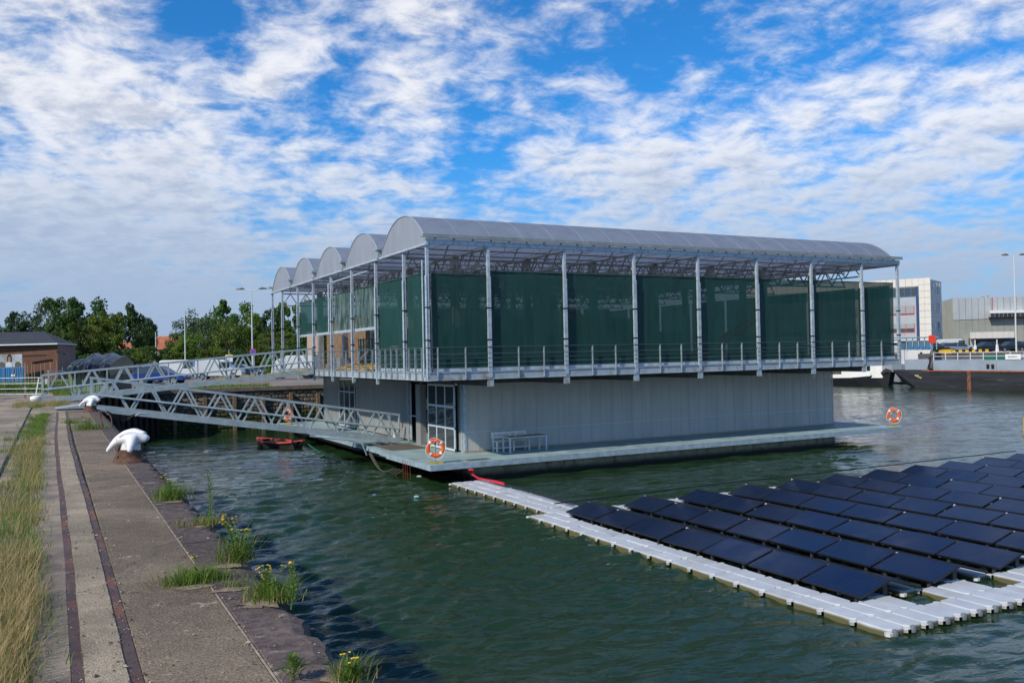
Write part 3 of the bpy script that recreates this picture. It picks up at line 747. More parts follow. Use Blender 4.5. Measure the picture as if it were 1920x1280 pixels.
for i in range(3):
    for j in range(3): MB().box(-.008, .008, i * L_ / 3 + .04, (i + 1) * L_ / 3 - .04, .86 + j * .92 + .03, .86 + (j + 1) * .92 - .03).build('pane', glassd, dr)
b = MB()
for i in range(4): b.box(-.03, .03, i * L_ / 3 - .035, i * L_ / 3 + .035, .82, 3.66)
for j in range(4): b.box(-.034, .034, -.035, L_ + .035, .86 + j * .92 - .045, .86 + j * .92 + .045)
b.build('door_frame', whitef, dr)
MB().box(-.08, -.035, L_ - .05, L_ - .01, 1.9, 2.3).build('handle', galv, dr)
dp = thing('inner_door', '', '', (WU + .08, 39.1, 0)); dp.parent = farm
for key in ('label', 'category'): del dp[key]
MB().box(-.03, .03, 0, .07, PZ, 3.6).box(-.03, .03, 1.4, 1.47, PZ, 3.6).box(-.03, .03, .07, 1.4, 2.0, 2.04).build('door_frame', whitef, dp)
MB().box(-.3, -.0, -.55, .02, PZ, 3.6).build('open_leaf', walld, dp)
# shelf goods in the doorway
MB().box(WU + .9, WU + 1.5, 39.0, 40.6, 2.28, 2.33).box(WU + .9, WU + 1.5, 39.0, 40.6, 1.7, 1.74).build('shelf', whitef, farm)
bxm = mat('printed_carton', (.62, .34, .16), .7)
for k in range(2):
    o = tag(MB().box(0, .4, 0, .6, 0, .5).build('carton', bxm, None, loc=(WU + .85, 39.25 + k * .66, 2.34)), 'orange printed carton on the shelf inside the doorway, %s of the pair' % ('right one' if k == 0 else 'left one'), 'box', 'cartons in the doorway')
    MB().box(-.012, -.004, .12, .48, .17, .36).build('green_print', mat('green_print', (.16, .38, .06), .7), o)
tag(MB().lathe([(.0, 0), (.15, 0), (.19, .42), (.19, .44), (.17, .44), (.14, .04), (0, .04)], n=16).build('bucket', mat('grey_plastic', (.5, .55, .55), .5), None, loc=(WU + .5, 39.6, PZ)), 'pale grey bucket standing just inside the open doorway', 'bucket')
tag(MB().lathe([(.0, 0), (.13, 0), (.17, .34), (.18, .36), (.16, .36), (.12, .04), (0, .04)], n=16).build('bucket', white, None, loc=(14.95, 41.2, PZ), smooth=True), 'white bucket on the deck outside the wall beside the gangway end', 'bucket')
mt = G(770, 835, PZ); tag(MB().cbox(13.25, 14.95, 36.9, 39.4, PZ + .002, PZ + .022).build('door_mat', mat('brown_mat', (.105, .088, .07), .95, 0, .2, 8), None), 'large worn brown rubber mat on the deck outside the open doorway', 'mat')
# security lamp under deck
o = thing('camera_box', '', ''); o.parent = farm
for key in ('label', 'category'): del o[key]
o.location = (15.2, 34.2, 3.75)
MB().bar((0, 0, 0), (-.2, -.35, -.05), .1, .1).build('housing', whitef, o)

# red waste pipes below the platform edge
for k, dx in enumerate((0, .16, .30, .50)):
    v = G(744 + k * 4, 862, .6).y
    MB().tube([(U0 - .03, 33.9 - dx * 1.6, .74), (U0 - .03, 33.9 - dx * 1.6, -.4)], .008, 6).build('red_drain_rod', mat('rod_red', (.26, .05, .03), .7), farm)

# ------------------------------------------------------------------ gangways
def gangway(name, label, x0, z0, x1, z1, v0, v1, h, n, rail_side):
    g_ = thing(name, label, 'gangway', (0, 0, 0))
    P_ = lambda t, v, dz: Vector((x0 + (x1 - x0) * t, v, z0 + (z1 - z0) * t + dz))
    for v in (v0, v1):
        MB().bar(P_(0, v, .13), P_(1, v, .13), .09, .24).build('bottom_chord', gang, g_)
        MB().bar(P_(0, v, h), P_(1, v, h), .085, .085).build('top_chord', gang, g_)
        for i in range(n):
            MB().bar(P_((i + .06) / n, v, .22), P_((i + .46) / n, v, h - .03), .055, .07).build('diagonal', gang, g_)
            MB().bar(P_((i + .56) / n, v, h - .03), P_((i + .96) / n, v, .22), .055, .07).build('diagonal', gang, g_)
        for t in (.003, .997): MB().bar(P_(t, v, .2), P_(t, v, h), .07, .07).build('end_post', gang, g_)
        MB().tube([P_(0, v - .08 if v == v0 else v - .08, h * .5), P_(1, v - .08, h * .5)], .025 if v == v1 else .032, 8).build('mid_rail', gang, g_)
    if rail_side:
        for i in range(n + 1): MB().bar(P_(i / n, v1, .2), P_(i / n, v1, h), .06, .06).build('vertical', gang, g_)
    for i in range(n * 2):
        MB().bar(P_(i / (2 * n) + .01, (v0 + v1) / 2, .20), P_((i + 1) / (2 * n) - .01, (v0 + v1) / 2, .20), v1 - v0 - .1, .04).build('walk_plank', mat('brown_planks', (.16, .10, .065), .85, 0, .3, 4), g_)
    return g_
ug = gangway('upper_gangway', 'galvanised truss gangway rising from the quay to the upper deck', -.5, 2.98, 12.55, 4.06, 47.35, 48.65, 1.38, 9, True)
MB().bar((7.5, 47.7, 3.9), (12.5, 47.7, 4.32), .06, .05).build('yellow_edge', mat('yellow_paint', (.7, .45, .02), .5), ug)
lg = gangway('lower_gangway', 'galvanised truss gangway sloping down from the quay to the lower platform', 1.35, 2.95, 14.55, .80, 39.45, 40.75, 1.36, 9, False)
MB().prism([(.05, QZ + .0), (.05, QZ + .03), (1.3, QZ + .16), (1.3, QZ + .0)], 39.3, 40.9).build('ramp_plate', mat('ramp_metal', (.36, .42, .44), .5, .2, .15, 3), lg)
q1, q2, q3 = AY(275, 776, 39.3), AY(262, 774, 39.3), AY(254, 780, 39.3); q4, q5, q6 = AY(184, 766, 39.3), AY(195, 769, 39.3), AY(204, 777, 39.3)
MB().tube([q1, q2, q3], .03, 8).tube([q4, q5, q6], .04, 8).build('conduit', galvl, lg)
MB().tube([(10.2, 39.3, 1.42), (12.2, 39.25, 1.1), (12.6, 39.2, .95), (12.8, 39.15, .4)], .03, 8).build('conduit', gang, lg)
b = MB(); ca, cb_ = AY(200, 770, 39.2), AY(254, 776, 39.2)
for s_ in range(3):
    b.tube([ca + (cb_ - ca) * t + Vector((0, 0, -(.16 + .09 * s_) * math.sin(math.pi * t))) for t in [i / 12 for i in range(13)]], .018, 6)
tag(b.build('hanging_cables', black, None), 'black cables sagging below the landward end of the lower gangway', 'cables')
tag(MB().tube([(1.95, 40.6, 2.75), (2.1, 40.4, 1.6), (2.0, 40.2, -.3)], [.42, .5, .45], 16).build('quay_fender', mat('black_rubber', (.012, .012, .013), .7), None), 'black rubber fender on the quay wall below the lower gangway', 'fender')
MB().box(-.05, .05, -.02, .02, 0, .25).build('white_tag', white, ug, loc=(-.3, 47.28, 3.95))
# cables into the water
gb = mat('green_hose', (.01, .12, .075), .5)
p0 = Vector((11.2, 43.5, .65)); p1 = Vector((13.0, 36.6, -.05))
tag(MB().tube([p0 + (p1 - p0) * t + Vector((-.2 * math.sin(math.pi * t), 0, -.3 * math.sin(math.pi * t))) for t in [i / 14 for i in range(15)]], .03, 6).build('green_hose', gb, None), 'green hose hanging from the platform edge into the water', 'hose')
b = MB()
for s_ in range(4):
    a = Vector((12.5 + .03 * s_, 37.9, .62)); c = Vector((12.45 + .06 * s_, 34.6 - .2 * s_, .3))
    b.tube([a + (c - a) * t + Vector((0, 0, -(.42 + .06 * s_) * math.sin(math.pi * t))) for t in [i / 14 for i in range(15)]], .028, 6)
tag(b.build('mooring_cables', mat('grey_cable', (.08, .075, .06), .8), None), 'bundle of dark cables looping down to the water beside the platform step', 'cables')
b = MB()
for s_ in range(3):
    q = [G(880 + 3 * s_, 880, .5), G(884, 888, .3), G(896, 896, .22), G(915, 900, .24), G(930, 902 + s_, .25), G(945, 906 + s_ * .8, .26)]
    b.tube(q, .035, 6)
o = tag(b.build('pink_cable', mat('pink_cable', (.62, .03, .06), .5), None), 'bright red cable bundle running from the hull onto the narrow float walkway', 'cable')

# ------------------------------------------------------------------ lifebuoys
def lifebuoy(loc, rz, label):
    t_ = thing('lifebuoy', label, 'lifebuoy', loc, rz, 'lifebuoys on the platform')
    N, n = 40, 10; Rr, rr_ = .295, .072; zc = .60
    def ringpts(a0, a1, r_, m_, nm, k=N):
        b = MB(); pts = [(Rr * math.cos(a0 + (a1 - a0) * i / k), 0, zc + Rr * math.sin(a0 + (a1 - a0) * i / k)) for i in range(k + 1)]
        b.tube(pts, r_, n); return b.build(nm, m_, t_, smooth=True)
    ringpts(0, 2 * math.pi, rr_, orange, 'ring')
    for q in range(4):
        a = math.pi / 4 + q * math.pi / 2; ringpts(a - .13, a + .13, rr_ + .004, white, 'white_band', 5)
    pts = []
    for i in range(33):
        a = 2 * math.pi * i / 32; rr2 = Rr + .085 + .03 * math.sin(4 * a); pts.append((rr2 * math.cos(a), -.05, zc + rr2 * math.sin(a) - (.05 if a > math.pi else 0)))
    MB().tube(pts, .009, 5).build('grab_rope', white, t_)
    MB().tube([(-.2, -.09, zc + .06), (0, -.09, zc + .31), (.2, -.09, zc + .06)], .009, 5).build('hanging_rope', white, t_)
    MB().tube([(0, .06, 0), (0, .06, zc + .45)], .018, 6).build('stake', mat('stake_tan', (.30, .24, .12), .6), t_)
    MB().cbox(-.3, .3, -.1, .14, 0.002, .05).build('foot_plate', mat('yellow_foot', (.36, .27, .06), .8, 0, .3, 9), t_)
    return t_
lifebuoy((13.06, 31.5, PZ), R(-18), 'orange and white lifebuoy on a stake at the near corner of the platform')
lifebuoy((38.75, 31.35, PZ), R(-30), 'orange and white lifebuoy at the far right tip of the platform')
lifebuoy((13.2, 56.2, PZ), R(-50), 'orange and white lifebuoy seen through the truss at the back left of the platform')

# ------------------------------------------------------------------ bench and table
bn = thing('bench', 'white slatted bench with backrest against the translucent wall', 'bench', (16.9, 33.72, PZ), R(0))
for (z, y_) in ((.70, .2), (.55, .18)): MB().cbox(-.25, 1.45, y_, y_ + .035, z, z + .12).build('back_slat', white, bn)
for y_ in (-.22, -.08, .06): MB().cbox(-.25, 1.45, y_, y_ + .12, .43, .465).build('seat_slat', white, bn)
for x in (-.2, .6, 1.36):
    MB().box(x, x + .06, .15, .2, 0, .78).build('leg', white, bn); MB().box(x, x + .06, -.22, -.16, 0, .43).build('leg', white, bn)
MB().box(-.2, 1.45, -.04, .02, .12, .18).build('stretcher', white, bn)
tb = thing('table', 'low white metal table with a wooden top in front of the bench', 'table', (16.95, 32.75, PZ), R(3))
MB().box(0, 1.85, 0, .62, .62, .66).build('apron', whitef, tb)
for k in range(4): MB().cbox(.02, 1.83, .01 + k * .152, .155 + k * .152, .662, .682).build('top_board', wood, tb)
for (x, y_) in ((0, 0), (1.80, 0), (0, .57), (1.80, .57)): MB().box(x, x + .05, y_, y_ + .05, 0, .62).build('leg', whitef, tb)
tag(MB().lathe([(0, 0), (.035, 0), (.035, .11), (.03, .11), (0, .11)], n=12).build('cup', white, None, loc=(17.35, 33.0, PZ + .682)), 'small white cup on the left end of the wooden table', 'cup')

# ------------------------------------------------------------------ red rowing boat
p = G(545, 835, 0)
rb = thing('rowing_boat', 'worn red rowing boat afloat beneath the lower gangway', 'boat', (11.1, 49.6, 0), R(-62))
b = MB(); Ls = [(-1.75, .02, .42), (-1.3, .38, .36), (-.6, .62, .31), (.2, .68, .29), (1.0, .58, .31), (1.6, .42, .36)]
vs = []
for x, hw, z in Ls: vs += [(x, -hw * .55, -.12), (x, -hw, z), (x, -hw + .09 * (hw > .1), z), (x, 0, .06), (x, hw - .09 * (hw > .1), z), (x, hw, z), (x, hw * .55, -.12)]
b.add(vs, [(i * 7 + k, i * 7 + (k + 1) % 7, i * 7 + 7 + (k + 1) % 7, i * 7 + 7 + k) for i in range(5) for k in range(7)] + [tuple(range(7)), tuple(reversed(range(35, 42)))])
b.build('hull', mat('boat_hull', (.03, .03, .03), .7, 0, .3, 5), rb)
for s_ in (-1, 1):
    b = MB()
    for a, c in zip(Ls, Ls[1:]): b.bar((a[0], s_ * (a[1] - .03), a[2] + .03), (c[0], s_ * (c[1] - .03), c[2] + .03), .16, .09)
    b.build('gunwale', mat('faded_red', (.42, .07, .045), .7, 0, .25, 5), rb)
MB().prismz([(1.55, -.4), (1.55, .4), (1.0, .52), (1.0, -.52)], .33, .37).prismz([(-1.7, 0), (-1.1, .42), (-1.1, -.42)], .38, .42).box(-.2, .05, -.6, .6, .26, .3).build('thwart', mat('faded_red', (.42, .07, .045), .7), rb)

# ------------------------------------------------------------------ bollards
def skinned(name, chains, m, parent, sub=2):
    me = bpy.data.meshes.new(name); vs = []; es = []; rs = []
    for ch in chains:
        st = None
        for (p_, r_) in ch:
            if isinstance(p_, int): st = p_; continue
            vs.append(p_); rs.append(r_); i = len(vs) - 1
            if st is not None: es.append((st, i))
            st = i
    me.from_pydata(vs, es, []); o = bpy.data.objects.new(name, me); COL.objects.link(o); o.parent = parent
    sm = o.modifiers.new('skin', 'SKIN')
    if not me.skin_vertices: 
        bm = bmesh.new(); bm.from_mesh(me); bm.verts.layers.skin.verify(); bm.to_mesh(me); bm.free()
    for i, r_ in enumerate(rs):
        me.skin_vertices[0].data[i].radius = (r_, r_)
    me.skin_vertices[0].data[0].use_root = True
    ss = o.modifiers.new('sub', 'SUBSURF'); ss.levels = sub; ss.render_levels = sub
    sm.use_smooth_shade = True
    me.materials.append(m); return o
def bollard(loc, label, sc=1):
    t_ = thing('mooring_bollard', label, 'bollard', loc, math.atan2(r0.y, r0.x), 'mooring bollards on the quay edge', sc)
    MB().lathe([(.29, 0), (.28, .02), (.21, .06), (.188, .11), (.185, .24)], (.02, 0, 0), 20).lathe([(.20, .0), (.18, .05), (.13, .14), (.12, .26)], (-.16, .14, 0), 14).build('rusty_base', rust, t_, smooth=True)
    MB().lathe([(.178, .22), (.17, .28), (.165, .42)], (.03, 0, 0), 18).build('neck', bollw, t_, smooth=True)
    skinned('horned_head', [
        [((.08, -.06, .43), .095), ((.20, -.03, .45), .105), ((.31, .0, .43), .095), ((.345, .0, .38), .07)],
        [(0, 0), ((-.04, -.10, .44), .082), ((-.16, -.13, .40), .066), ((-.26, -.15, .31), .050), ((-.32, -.16, .235), .036), ((-.335, -.16, .21), .022)],
        [(0, 0), ((.12, -.16, .38), .080), ((.13, -.24, .30), .070), ((.135, -.28, .235), .052), ((.135, -.29, .205), .03)]], bollw, t_)
    skinned('horned_head', [[((.16, .14, .52), .075), ((.02, .15, .545), .075), ((-.14, .14, .51), .066), ((-.28, .12, .42), .052), ((-.37, .10, .32), .038), ((-.40, .10, .28), .022)],
                            [(0, 0), ((.24, .10, .47), .08)]], bollw, t_)
    MB().box(-.2, .18, -.02, .2, .2, .42).build('inner_post', rust, t_)
    return t_
bollard((1.22, 17.6, QZ), 'large white double-horned bollard with rusty base on the quay edge in front')
bollard((1.22, 36.4, QZ), 'farther white horned bollard at the foot of the gangways')
o = bpy.data.objects.new('tyre_buffer', MB().lathe([(0, 0), (.3, 0), (.42, .15), (.45, .35), (.38, .5), (.2, .58), (0, .6)], n=16).mesh('white_buffer', white, True)); COL.objects.link(o); o.location = (-.75, 48.2, QZ); o.scale = (.6, .6, .5); o.name = 'quay_marker'
tag(o, 'round white painted quay marker beside the foot of the upper gangway', 'marker')
# rusty ladder bracket
lb = thing('ladder_bracket', 'rusty bent iron ladder grab rails on the quay edge', 'ladder', (1.22, 27.0, QZ), sc=.62)
MB().tube([(0, 0, .0), (-.14, .5, .75)], .035, 8).tube([(-.02, .1, .0), (-.12, .55, .6)], .03, 8).build('stay', rust, lb)
MB().tube([(-.13, .5, .72), (.1, .55, .70), (.28, .5, .6), (.36, .4, .4), (.38, .2, .02)], .03, 8).build('curved_rail', rust, lb)

# ------------------------------------------------------------------ floating solar array
sa = thing('floating_solar_array', 'floating array of dark blue solar panels on white plastic float blocks', 'solar array')
floatm = mat('float_plastic', (.50, .53, .56), .55, 0, .07, 3, (.20, .17, .13), (.70, .76), 11, zdark=(.03, .10, (.12, .11, .05), .05), rnd_tint=.05)
lugm = mat('float_lug', (.62, .63, .62), .5)
FW, FL, FT = .45, .75, .12
def float_mesh():
    b = MB(); c = .075; w_, l_ = FW / 2 - .006, FL / 2 - .006
    oc = lambda w_, l_, c: [(-w_ + c, -l_), (w_ - c, -l_), (w_, -l_ + c), (w_, l_ - c), (w_ - c, l_), (-w_ + c, l_), (-w_, l_ - c), (-w_, -l_ + c)]
    A = oc(w_, l_, c); B = oc(w_ - .016, l_ - .016, c)
    vs = [(x, y_, -.22) for x, y_ in A] + [(x, y_, FT - .025) for x, y_ in A] + [(x, y_, FT) for x, y_ in B]
    b.add(vs, [(i, (i + 1) % 8, 8 + (i + 1) % 8, 8 + i) for i in range(8)] + [(8 + i, 8 + (i + 1) % 8, 16 + (i + 1) % 8, 16 + i) for i in range(8)] + [tuple(range(16, 24))])
    return b.mesh('float_block', floatm)
fm = float_mesh()
lm = MB().prismz([(-.07, -.05), (.07, -.05), (.07, .05), (-.07, .05)], FT - .05, FT - .012).mesh('float_lug', lugm)
FX0, FY0 = 12.52, 10.34
FXb = lambda i: FX0 + (i + .5) * FW
FYb = lambda j: FY0 + (j + .5) * FL
def inview(x, y, m=2060):
    d = Vector((x, y, .3)) - Vector((0, 0, EYE)); f_ = d.dot(fw); return f_ > 1 and 960 + FPX * d.dot(rt) / f_ < m
fl = 0
cells = set()
for j in range(17):
    for i in (0, 1): cells.add((i, j))
for i in range(54):
    cells.add((i, 0)); cells.add((i, 16))
    if (i * FW) % 2.03 < .9 or True:
        ph = ((FXb(i) - 13.46) % 2.08)
        if not (1.0 < ph < 1.75): cells.add((i, 1))
        if .55 < ph < 1.05 or i % 5 == 0: cells.add((i, 2))
for j in range(17, 27):
    for i in (1, 2, 3): cells.add((i, j))
rest = MB(); nparts = 0
for (i, j) in sorted(cells, key=lambda c: c[0] + c[1]):
    x, y_ = FXb(i), FYb(j)
    if i >= 1 and j >= 17: x += .30
    if not inview(x, y_, 1990): continue
    if nparts < 292:
        link('float_block', fm, sa, (x, y_, rnd.uniform(-.012, .012) ), rnd.uniform(-.012, .012)); nparts += 1
lug = MB(); pins = MB()
for (i, j) in cells:
    x, y_ = FXb(i), FYb(j)
    if i >= 1 and j >= 17: x += .30
    if not inview(x, y_, 1990): continue
    for sx, sy in ((-1, -1), (-1, 1), (1, -1)):
        cx, cy = x + sx * FW / 2, y_ + sy * FL / 2
        lug.prismz([(cx - .075, cy), (cx - .04, cy - .06), (cx + .04, cy - .06), (cx + .075, cy), (cx + .04, cy + .06), (cx - .04, cy + .06)], FT - .085, FT - .028 + .006 * (sx + 1) + .003 * sy)
for i in range(54):
    cx = FX0 + i * FW
    if inview(cx, FY0, 1990): pins.lathe([(.0, .02), (.05, .03), (.058, .09), (.04, .14), (0, .15)], (cx + .1, FY0 - .05, 0), 8)
o = lug.build('float_lugs', lugm, sa); o['kind'] = 'stuff'
o = pins.build('edge_pins', mat('pin_dark', (.14, .16, .18), .5), sa, smooth=True); o['kind'] = 'stuff'
# panels
def panel_mat():
    m = bpy.data.materials.new('solar_glass'); m.use_nodes = True; t = NT(m.node_tree); t.n.clear()
    o = t.add('ShaderNodeOutputMaterial'); b = t.add('ShaderNodeBsdfPrincipled')
    tcn = t.add('ShaderNodeTexCoord').outputs['Object']; sp_ = t.add('ShaderNodeSeparateXYZ'); t.link(tcn, sp_.inputs[0])
    fx = t.math('ABSOLUTE', t.math('SUBTRACT', t.math('FRACT', t.math('MULTIPLY', sp_.outputs[0], 7.4)), .5))
    fy = t.math('ABSOLUTE', t.math('SUBTRACT', t.math('FRACT', t.math('MULTIPLY', sp_.outputs[1], 7.0)), .5))
    ln = t.math('MAXIMUM', t.ramp(fx, .475, .5), t.ramp(fy, .475, .5))
    oi = t.add('ShaderNodeObjectInfo')
    base = t.mix(t.ramp(oi.outputs['Random'], 0, 1), (.006, .013, .042), (.011, .017, .044))
    pos = t.add('ShaderNodeNewGeometry').outputs['Position']
    dn = t.noise(pos, 30, 4, .8)
    base = t.mix(t.ramp(dn, .70, .78), base, (.16, .16, .17))
    t.link(t.mix(t.math('MULTIPLY', ln, .5), base, (.05, .06, .08)), b.inputs['Base Color'])
    t.link(t.ramp(t.noise(pos, 1.3, 4, .6), .3, .7, .10, .26), b.inputs['Roughness']); b.inputs['IOR'].default_value = 1.42; b.inputs['Specular IOR Level'].default_value = .5
    b.inputs['Specular Tint'].default_value = (.55, .72, 1, 1)
    t.link(b.outputs[0], o.inputs[0]); return m
pgl = panel_mat(); pfr = mat('panel_frame', (.02, .021, .024), .4, .3)
PW, PL, TZ, LZ = .84, 1.485, .42, .21
def panel_meshes():
    w_, l_ = PW, PL
    g_ = MB().box(.012, w_ - .012, .012, l_ - .012, .018, .022).mesh('panel_glass', pgl)
    f_ = MB().box(0, w_, 0, .012, -.015, .024).box(0, w_, l_ - .012, l_, -.015, .024).box(0, .012, .012, l_ - .012, -.015, .024).box(w_ - .012, w_, .012, l_ - .012, -.015, .024).box(.01, w_ - .01, .012, l_ - .012, -.008, .0).mesh('solar_panel', pfr)
    return g_, f_
pg, pf = panel_meshes()
tilt = math.asin((TZ - LZ) / PW); wx = PW * math.cos(tilt)
bracket = MB(); clamp = MB(); npan = 0
clampm = mat('clamp_white', (.55, .57, .58), .4)
for r_ in range(13):
    ul = 13.46 + r_ * 2.08
    for k in range(7):
        v_ = 11.72 + k * 1.545
        for side in (0, 1):
            if not inview(ul, v_, 2000): continue
            o = link('solar_panel', pf, sa)
            if side == 0:
                o.location = (ul, v_, LZ + rnd.uniform(-.008, .008)); o.rotation_euler = (rnd.uniform(-.012, .012), -tilt + rnd.uniform(-.02, .02), rnd.uniform(-.004, .004))
            else:
                o.location = (ul + 2 * wx + .06, v_ + PL, LZ + rnd.uniform(-.008, .008)); o.rotation_euler = (rnd.uniform(-.006, .006), -tilt, math.pi)
            link('panel_glass', pg, o); npan += 1
        if inview(ul, v_, 2000):
            for yy in (v_ + .15, v_ + 1.2):
                bracket.box(ul + wx - .03, ul + wx + .09, yy, yy + .08, .05, TZ - .03).box(ul + .06, ul + .11, yy, yy + .06, .05, LZ - .01)
            # white clamps in the gap to the next panel
            if k < 6:
                clamp.box(ul + .42, ul + .56, v_ + PL + .01, v_ + PL + .065, LZ + .02, LZ + .09)
            clamp.box(ul + wx + .0, ul + wx + .05, v_ + PL + .015, v_ + PL + .06, TZ - .05, TZ + .012)
o = bracket.build('panel_brackets', mat('bracket_dark', (.06, .062, .066), .5, .3), sa); o['kind'] = 'stuff'
o = clamp.build('panel_clamps', clampm, sa); o['kind'] = 'stuff'
b = MB()
for r_ in range(13):
    ul = 13.46 + r_ * 2.08
    if inview(ul, 21, 2100):
        b.tube([(ul + .22, 12.0, .14), (ul + .22, 22.2, .14)], .03, 6).tube([(ul + wx, 12.0, .17), (ul + wx, 22.2, .17)], .05, 8)
b.build('float_tubes', mat('tube_grey', (.035, .036, .04), .6), sa)
for z_ in (0, 1): MB().tube([(14.55 + .1 * z_, 30.2, .22), (14.2 + .1 * z_, 23.3, .24)], .016, 5).build('edge_cable', black, sa)
MB().tube([(13.8, 23.72, .26), (20, 23.74, .30), (28, 23.7, .30), (37, 23.72, .3)], .02, 5).build('edge_cable', black, sa)

# small litter on the water
lit = mat('litter_white', (.7, .72, .72), .6)
for (x, y_, lab, mm, sc) in ((786, 893, 'white bird-like scrap floating by the platform corner', lit, .10), (781, 931, 'pale turquoise bottle floating on the open water', mat('turq', (.3, .6, .62), .4), .09), (702, 928, 'small blue scrap floating left of the turquoise bottle', mat('bluescrap', (.08, .2, .5), .4), .07)):
    p = G(x, y_, .02); tag(MB().tube([(-sc, 0, .0), (-sc * .6, 0, .01), (sc * .5, 0, .01), (sc, .0, 0)], [.01, .035, .035, .015], 8).build('floating_litter', mm, None, loc=p, rz=-.4), lab, 'litter')

# ------------------------------------------------------------------ grass and weeds
grn = mat('grass_green', (.13, .22, .025), .75, 0, .3, 5, trans=.35)
stw = mat('grass_straw', (.42, .32, .14), .8, 0, .2, 7, trans=.3)
yel = mat('flower_yellow', (.85, .55, .01), .6)
gr = np.random.RandomState(11)
def blades(pts, hmin, hmax, wd, lean, straight=.2):
    vs = []; fs = []
    for (x, y_, z) in pts:
        h = gr.uniform(hmin, hmax); th = gr.uniform(0, 6.283); l_ = h * abs(gr.normal(lean, straight)); w_ = wd * gr.uniform(.6, 1.3)
        dx, dy = math.cos(th), math.sin(th); b0 = len(vs); px, py = -dy * w_, dx * w_
        vs += [(x - px, y_ - py, z), (x + px, y_ + py, z), (x + dx * l_ * .35 + px * .7, y_ + dy * l_ * .35 + py * .7, z + h * .6), (x + dx * l_ * .35 - px * .7, y_ + dy * l_ * .35 - py * .7, z + h * .6), (x + dx * l_, y_ + dy * l_, z + h)]
        fs += [(b0, b0 + 1, b0 + 2, b0 + 3), (b0 + 3, b0 + 2, b0 + 4)]
    return vs, fs
def stuff_mesh(name, vf, m, label):
    me = bpy.data.meshes.new(name); me.from_pydata(vf[0], [], vf[1]); me.materials.append(m)
    o = link(name, me); o['kind'] = 'stuff'; o['label'] = label; o['category'] = 'grass'; return o
def clusters(cs, per, sd):
    out = []
    for (x, y_, k) in cs:
        for _ in range(int(per * k)): out.append((x + gr.normal(0, sd), y_ + gr.normal(0, sd * 1.6), QZ - .02))
    return out
cs_s = []; cs_g = []
y = 4.0
while y < 36:
    dens_ = 1 if y < 9.5 else .62
    for _ in range(5 if y < 9.5 else 4):
        xx = -.20 - abs(gr.normal(0, .20 if y < 9.5 else .26)) + bend(y)
        k = dens_ * gr.uniform(.3, 1.1)
        if y < 6.6 or (6.6 < y < 9.6 and gr.uniform() < .75): cs_s.append((xx, y + gr.uniform(0, .3), k))
        if y > 8 or gr.uniform() < .8: cs_g.append((xx, y + gr.uniform(0, .3), k * (.9 if y > 9 else 1.1)))
        if 9 < y < 24 and gr.uniform() < .5: cs_s.append((xx, y, k * .7))
    if 12 < y and math.sin(y * 1.9) > .8: y += .4
    y += .22
for (x, y_, k) in ((-1.25, 11.2, 1.2), (-1.1, 12.6, 1.4), (-1.6, 13.6, 1), (-.95, 15.2, .8), (-1.15, 17.5, 1), (-1.3, 19.5, 1.2), (-1.0, 21.5, 1.4), (-.9, 24.5, 1.2), (-1.5, 22.5, .7), (-1.8, 27, .8), (-.8, 9.2, 1), (-.95, 10.1, 1.3)):
    for q in range(6): cs_g.append((x + gr.normal(0, .22), y_ + gr.normal(0, .18), k * .6))
for _ in range(60): cs_g.append((gr.uniform(-1.5, .6), gr.uniform(41.6, 46.8), .9)); cs_s.append((gr.uniform(-1.5, .6), gr.uniform(41.6, 46.8), .6))
stuff_mesh('dry_grass', blades(clusters(cs_s, 62, .07), .10, .27, .0028, .75, .3), stw, 'dry straw-coloured grass growing along the joint beside the rail')
stuff_mesh('green_grass', blades(clusters(cs_g, 60, .09), .05, .15, .0034, .8, .3), grn, 'green grass tufts in the joints of the quay paving')
fp = [(x + gr.normal(0, .05), y_, QZ + gr.uniform(.08, .2)) for (x, y_, k) in cs_g[::26]]
# weeds at the coping joints: each a plant
def weed(px, py, n, h, spread, flowers, label, dry=0, wide=None):
    base = G(px, py, QZ); w0 = thing('weed', label, 'plant', base, 0, 'weeds on the quay coping')
    wide = wide or spread
    pts = [(gr.normal(0, wide), gr.normal(0, spread), -.01) for _ in range(n)]
    v_, f_ = blades(pts, h * .3, h, .0036, .9, .4); me = bpy.data.meshes.new('leaves'); me.from_pydata(v_, [], f_); me.materials.append(grn); link('leaves', me, w0)
    if dry:
        v_, f_ = blades([(gr.normal(0, wide * 1.2), gr.normal(0, spread), -.01) for _ in range(dry)], h * .2, h * .75, .0025, .9, .3); me = bpy.data.meshes.new('dry_leaves'); me.from_pydata(v_, [], f_); me.materials.append(stw); link('dry_leaves', me, w0)
    if flowers:
        st = MB(); tips = []
        for k in range(flowers):
            th = gr.uniform(0, 6.28); L = h * gr.uniform(.8, 1.5); q = Vector((math.cos(th) * L * .35, math.sin(th) * L * .35, L * .9)); m_ = q * .5 + Vector((0, 0, L * .12))
            st.tube([(0, 0, 0), m_, q], .0035, 4); tips.append(q)
            for s_ in range(7):
                t_ = gr.uniform(.25, .9); c = Vector((0, 0, 0)).lerp(q, t_); a = gr.uniform(0, 6.28); l2 = .05
                st.add([c, c + Vector((math.cos(a) * l2, math.sin(a) * l2, .015)), c + Vector((math.cos(a + .5) * l2 * .6, math.sin(a + .5) * l2 * .6, .02))], [(0, 1, 2)])
        link('stems', st.mesh('stems', grn, fix=False), w0)
        fb = MB()
        for q in tips:
            for s_ in range(3):
                c = q + Vector((gr.normal(0, .014), gr.normal(0, .014), gr.normal(0, .008)))
                fb.lathe([(.0, -.004), (.008, 0), (.009, .004), (.0, .006)], tuple(c), 6)
        o = fb.build('flowers', yel, w0); o['kind'] = 'stuff'
    return w0
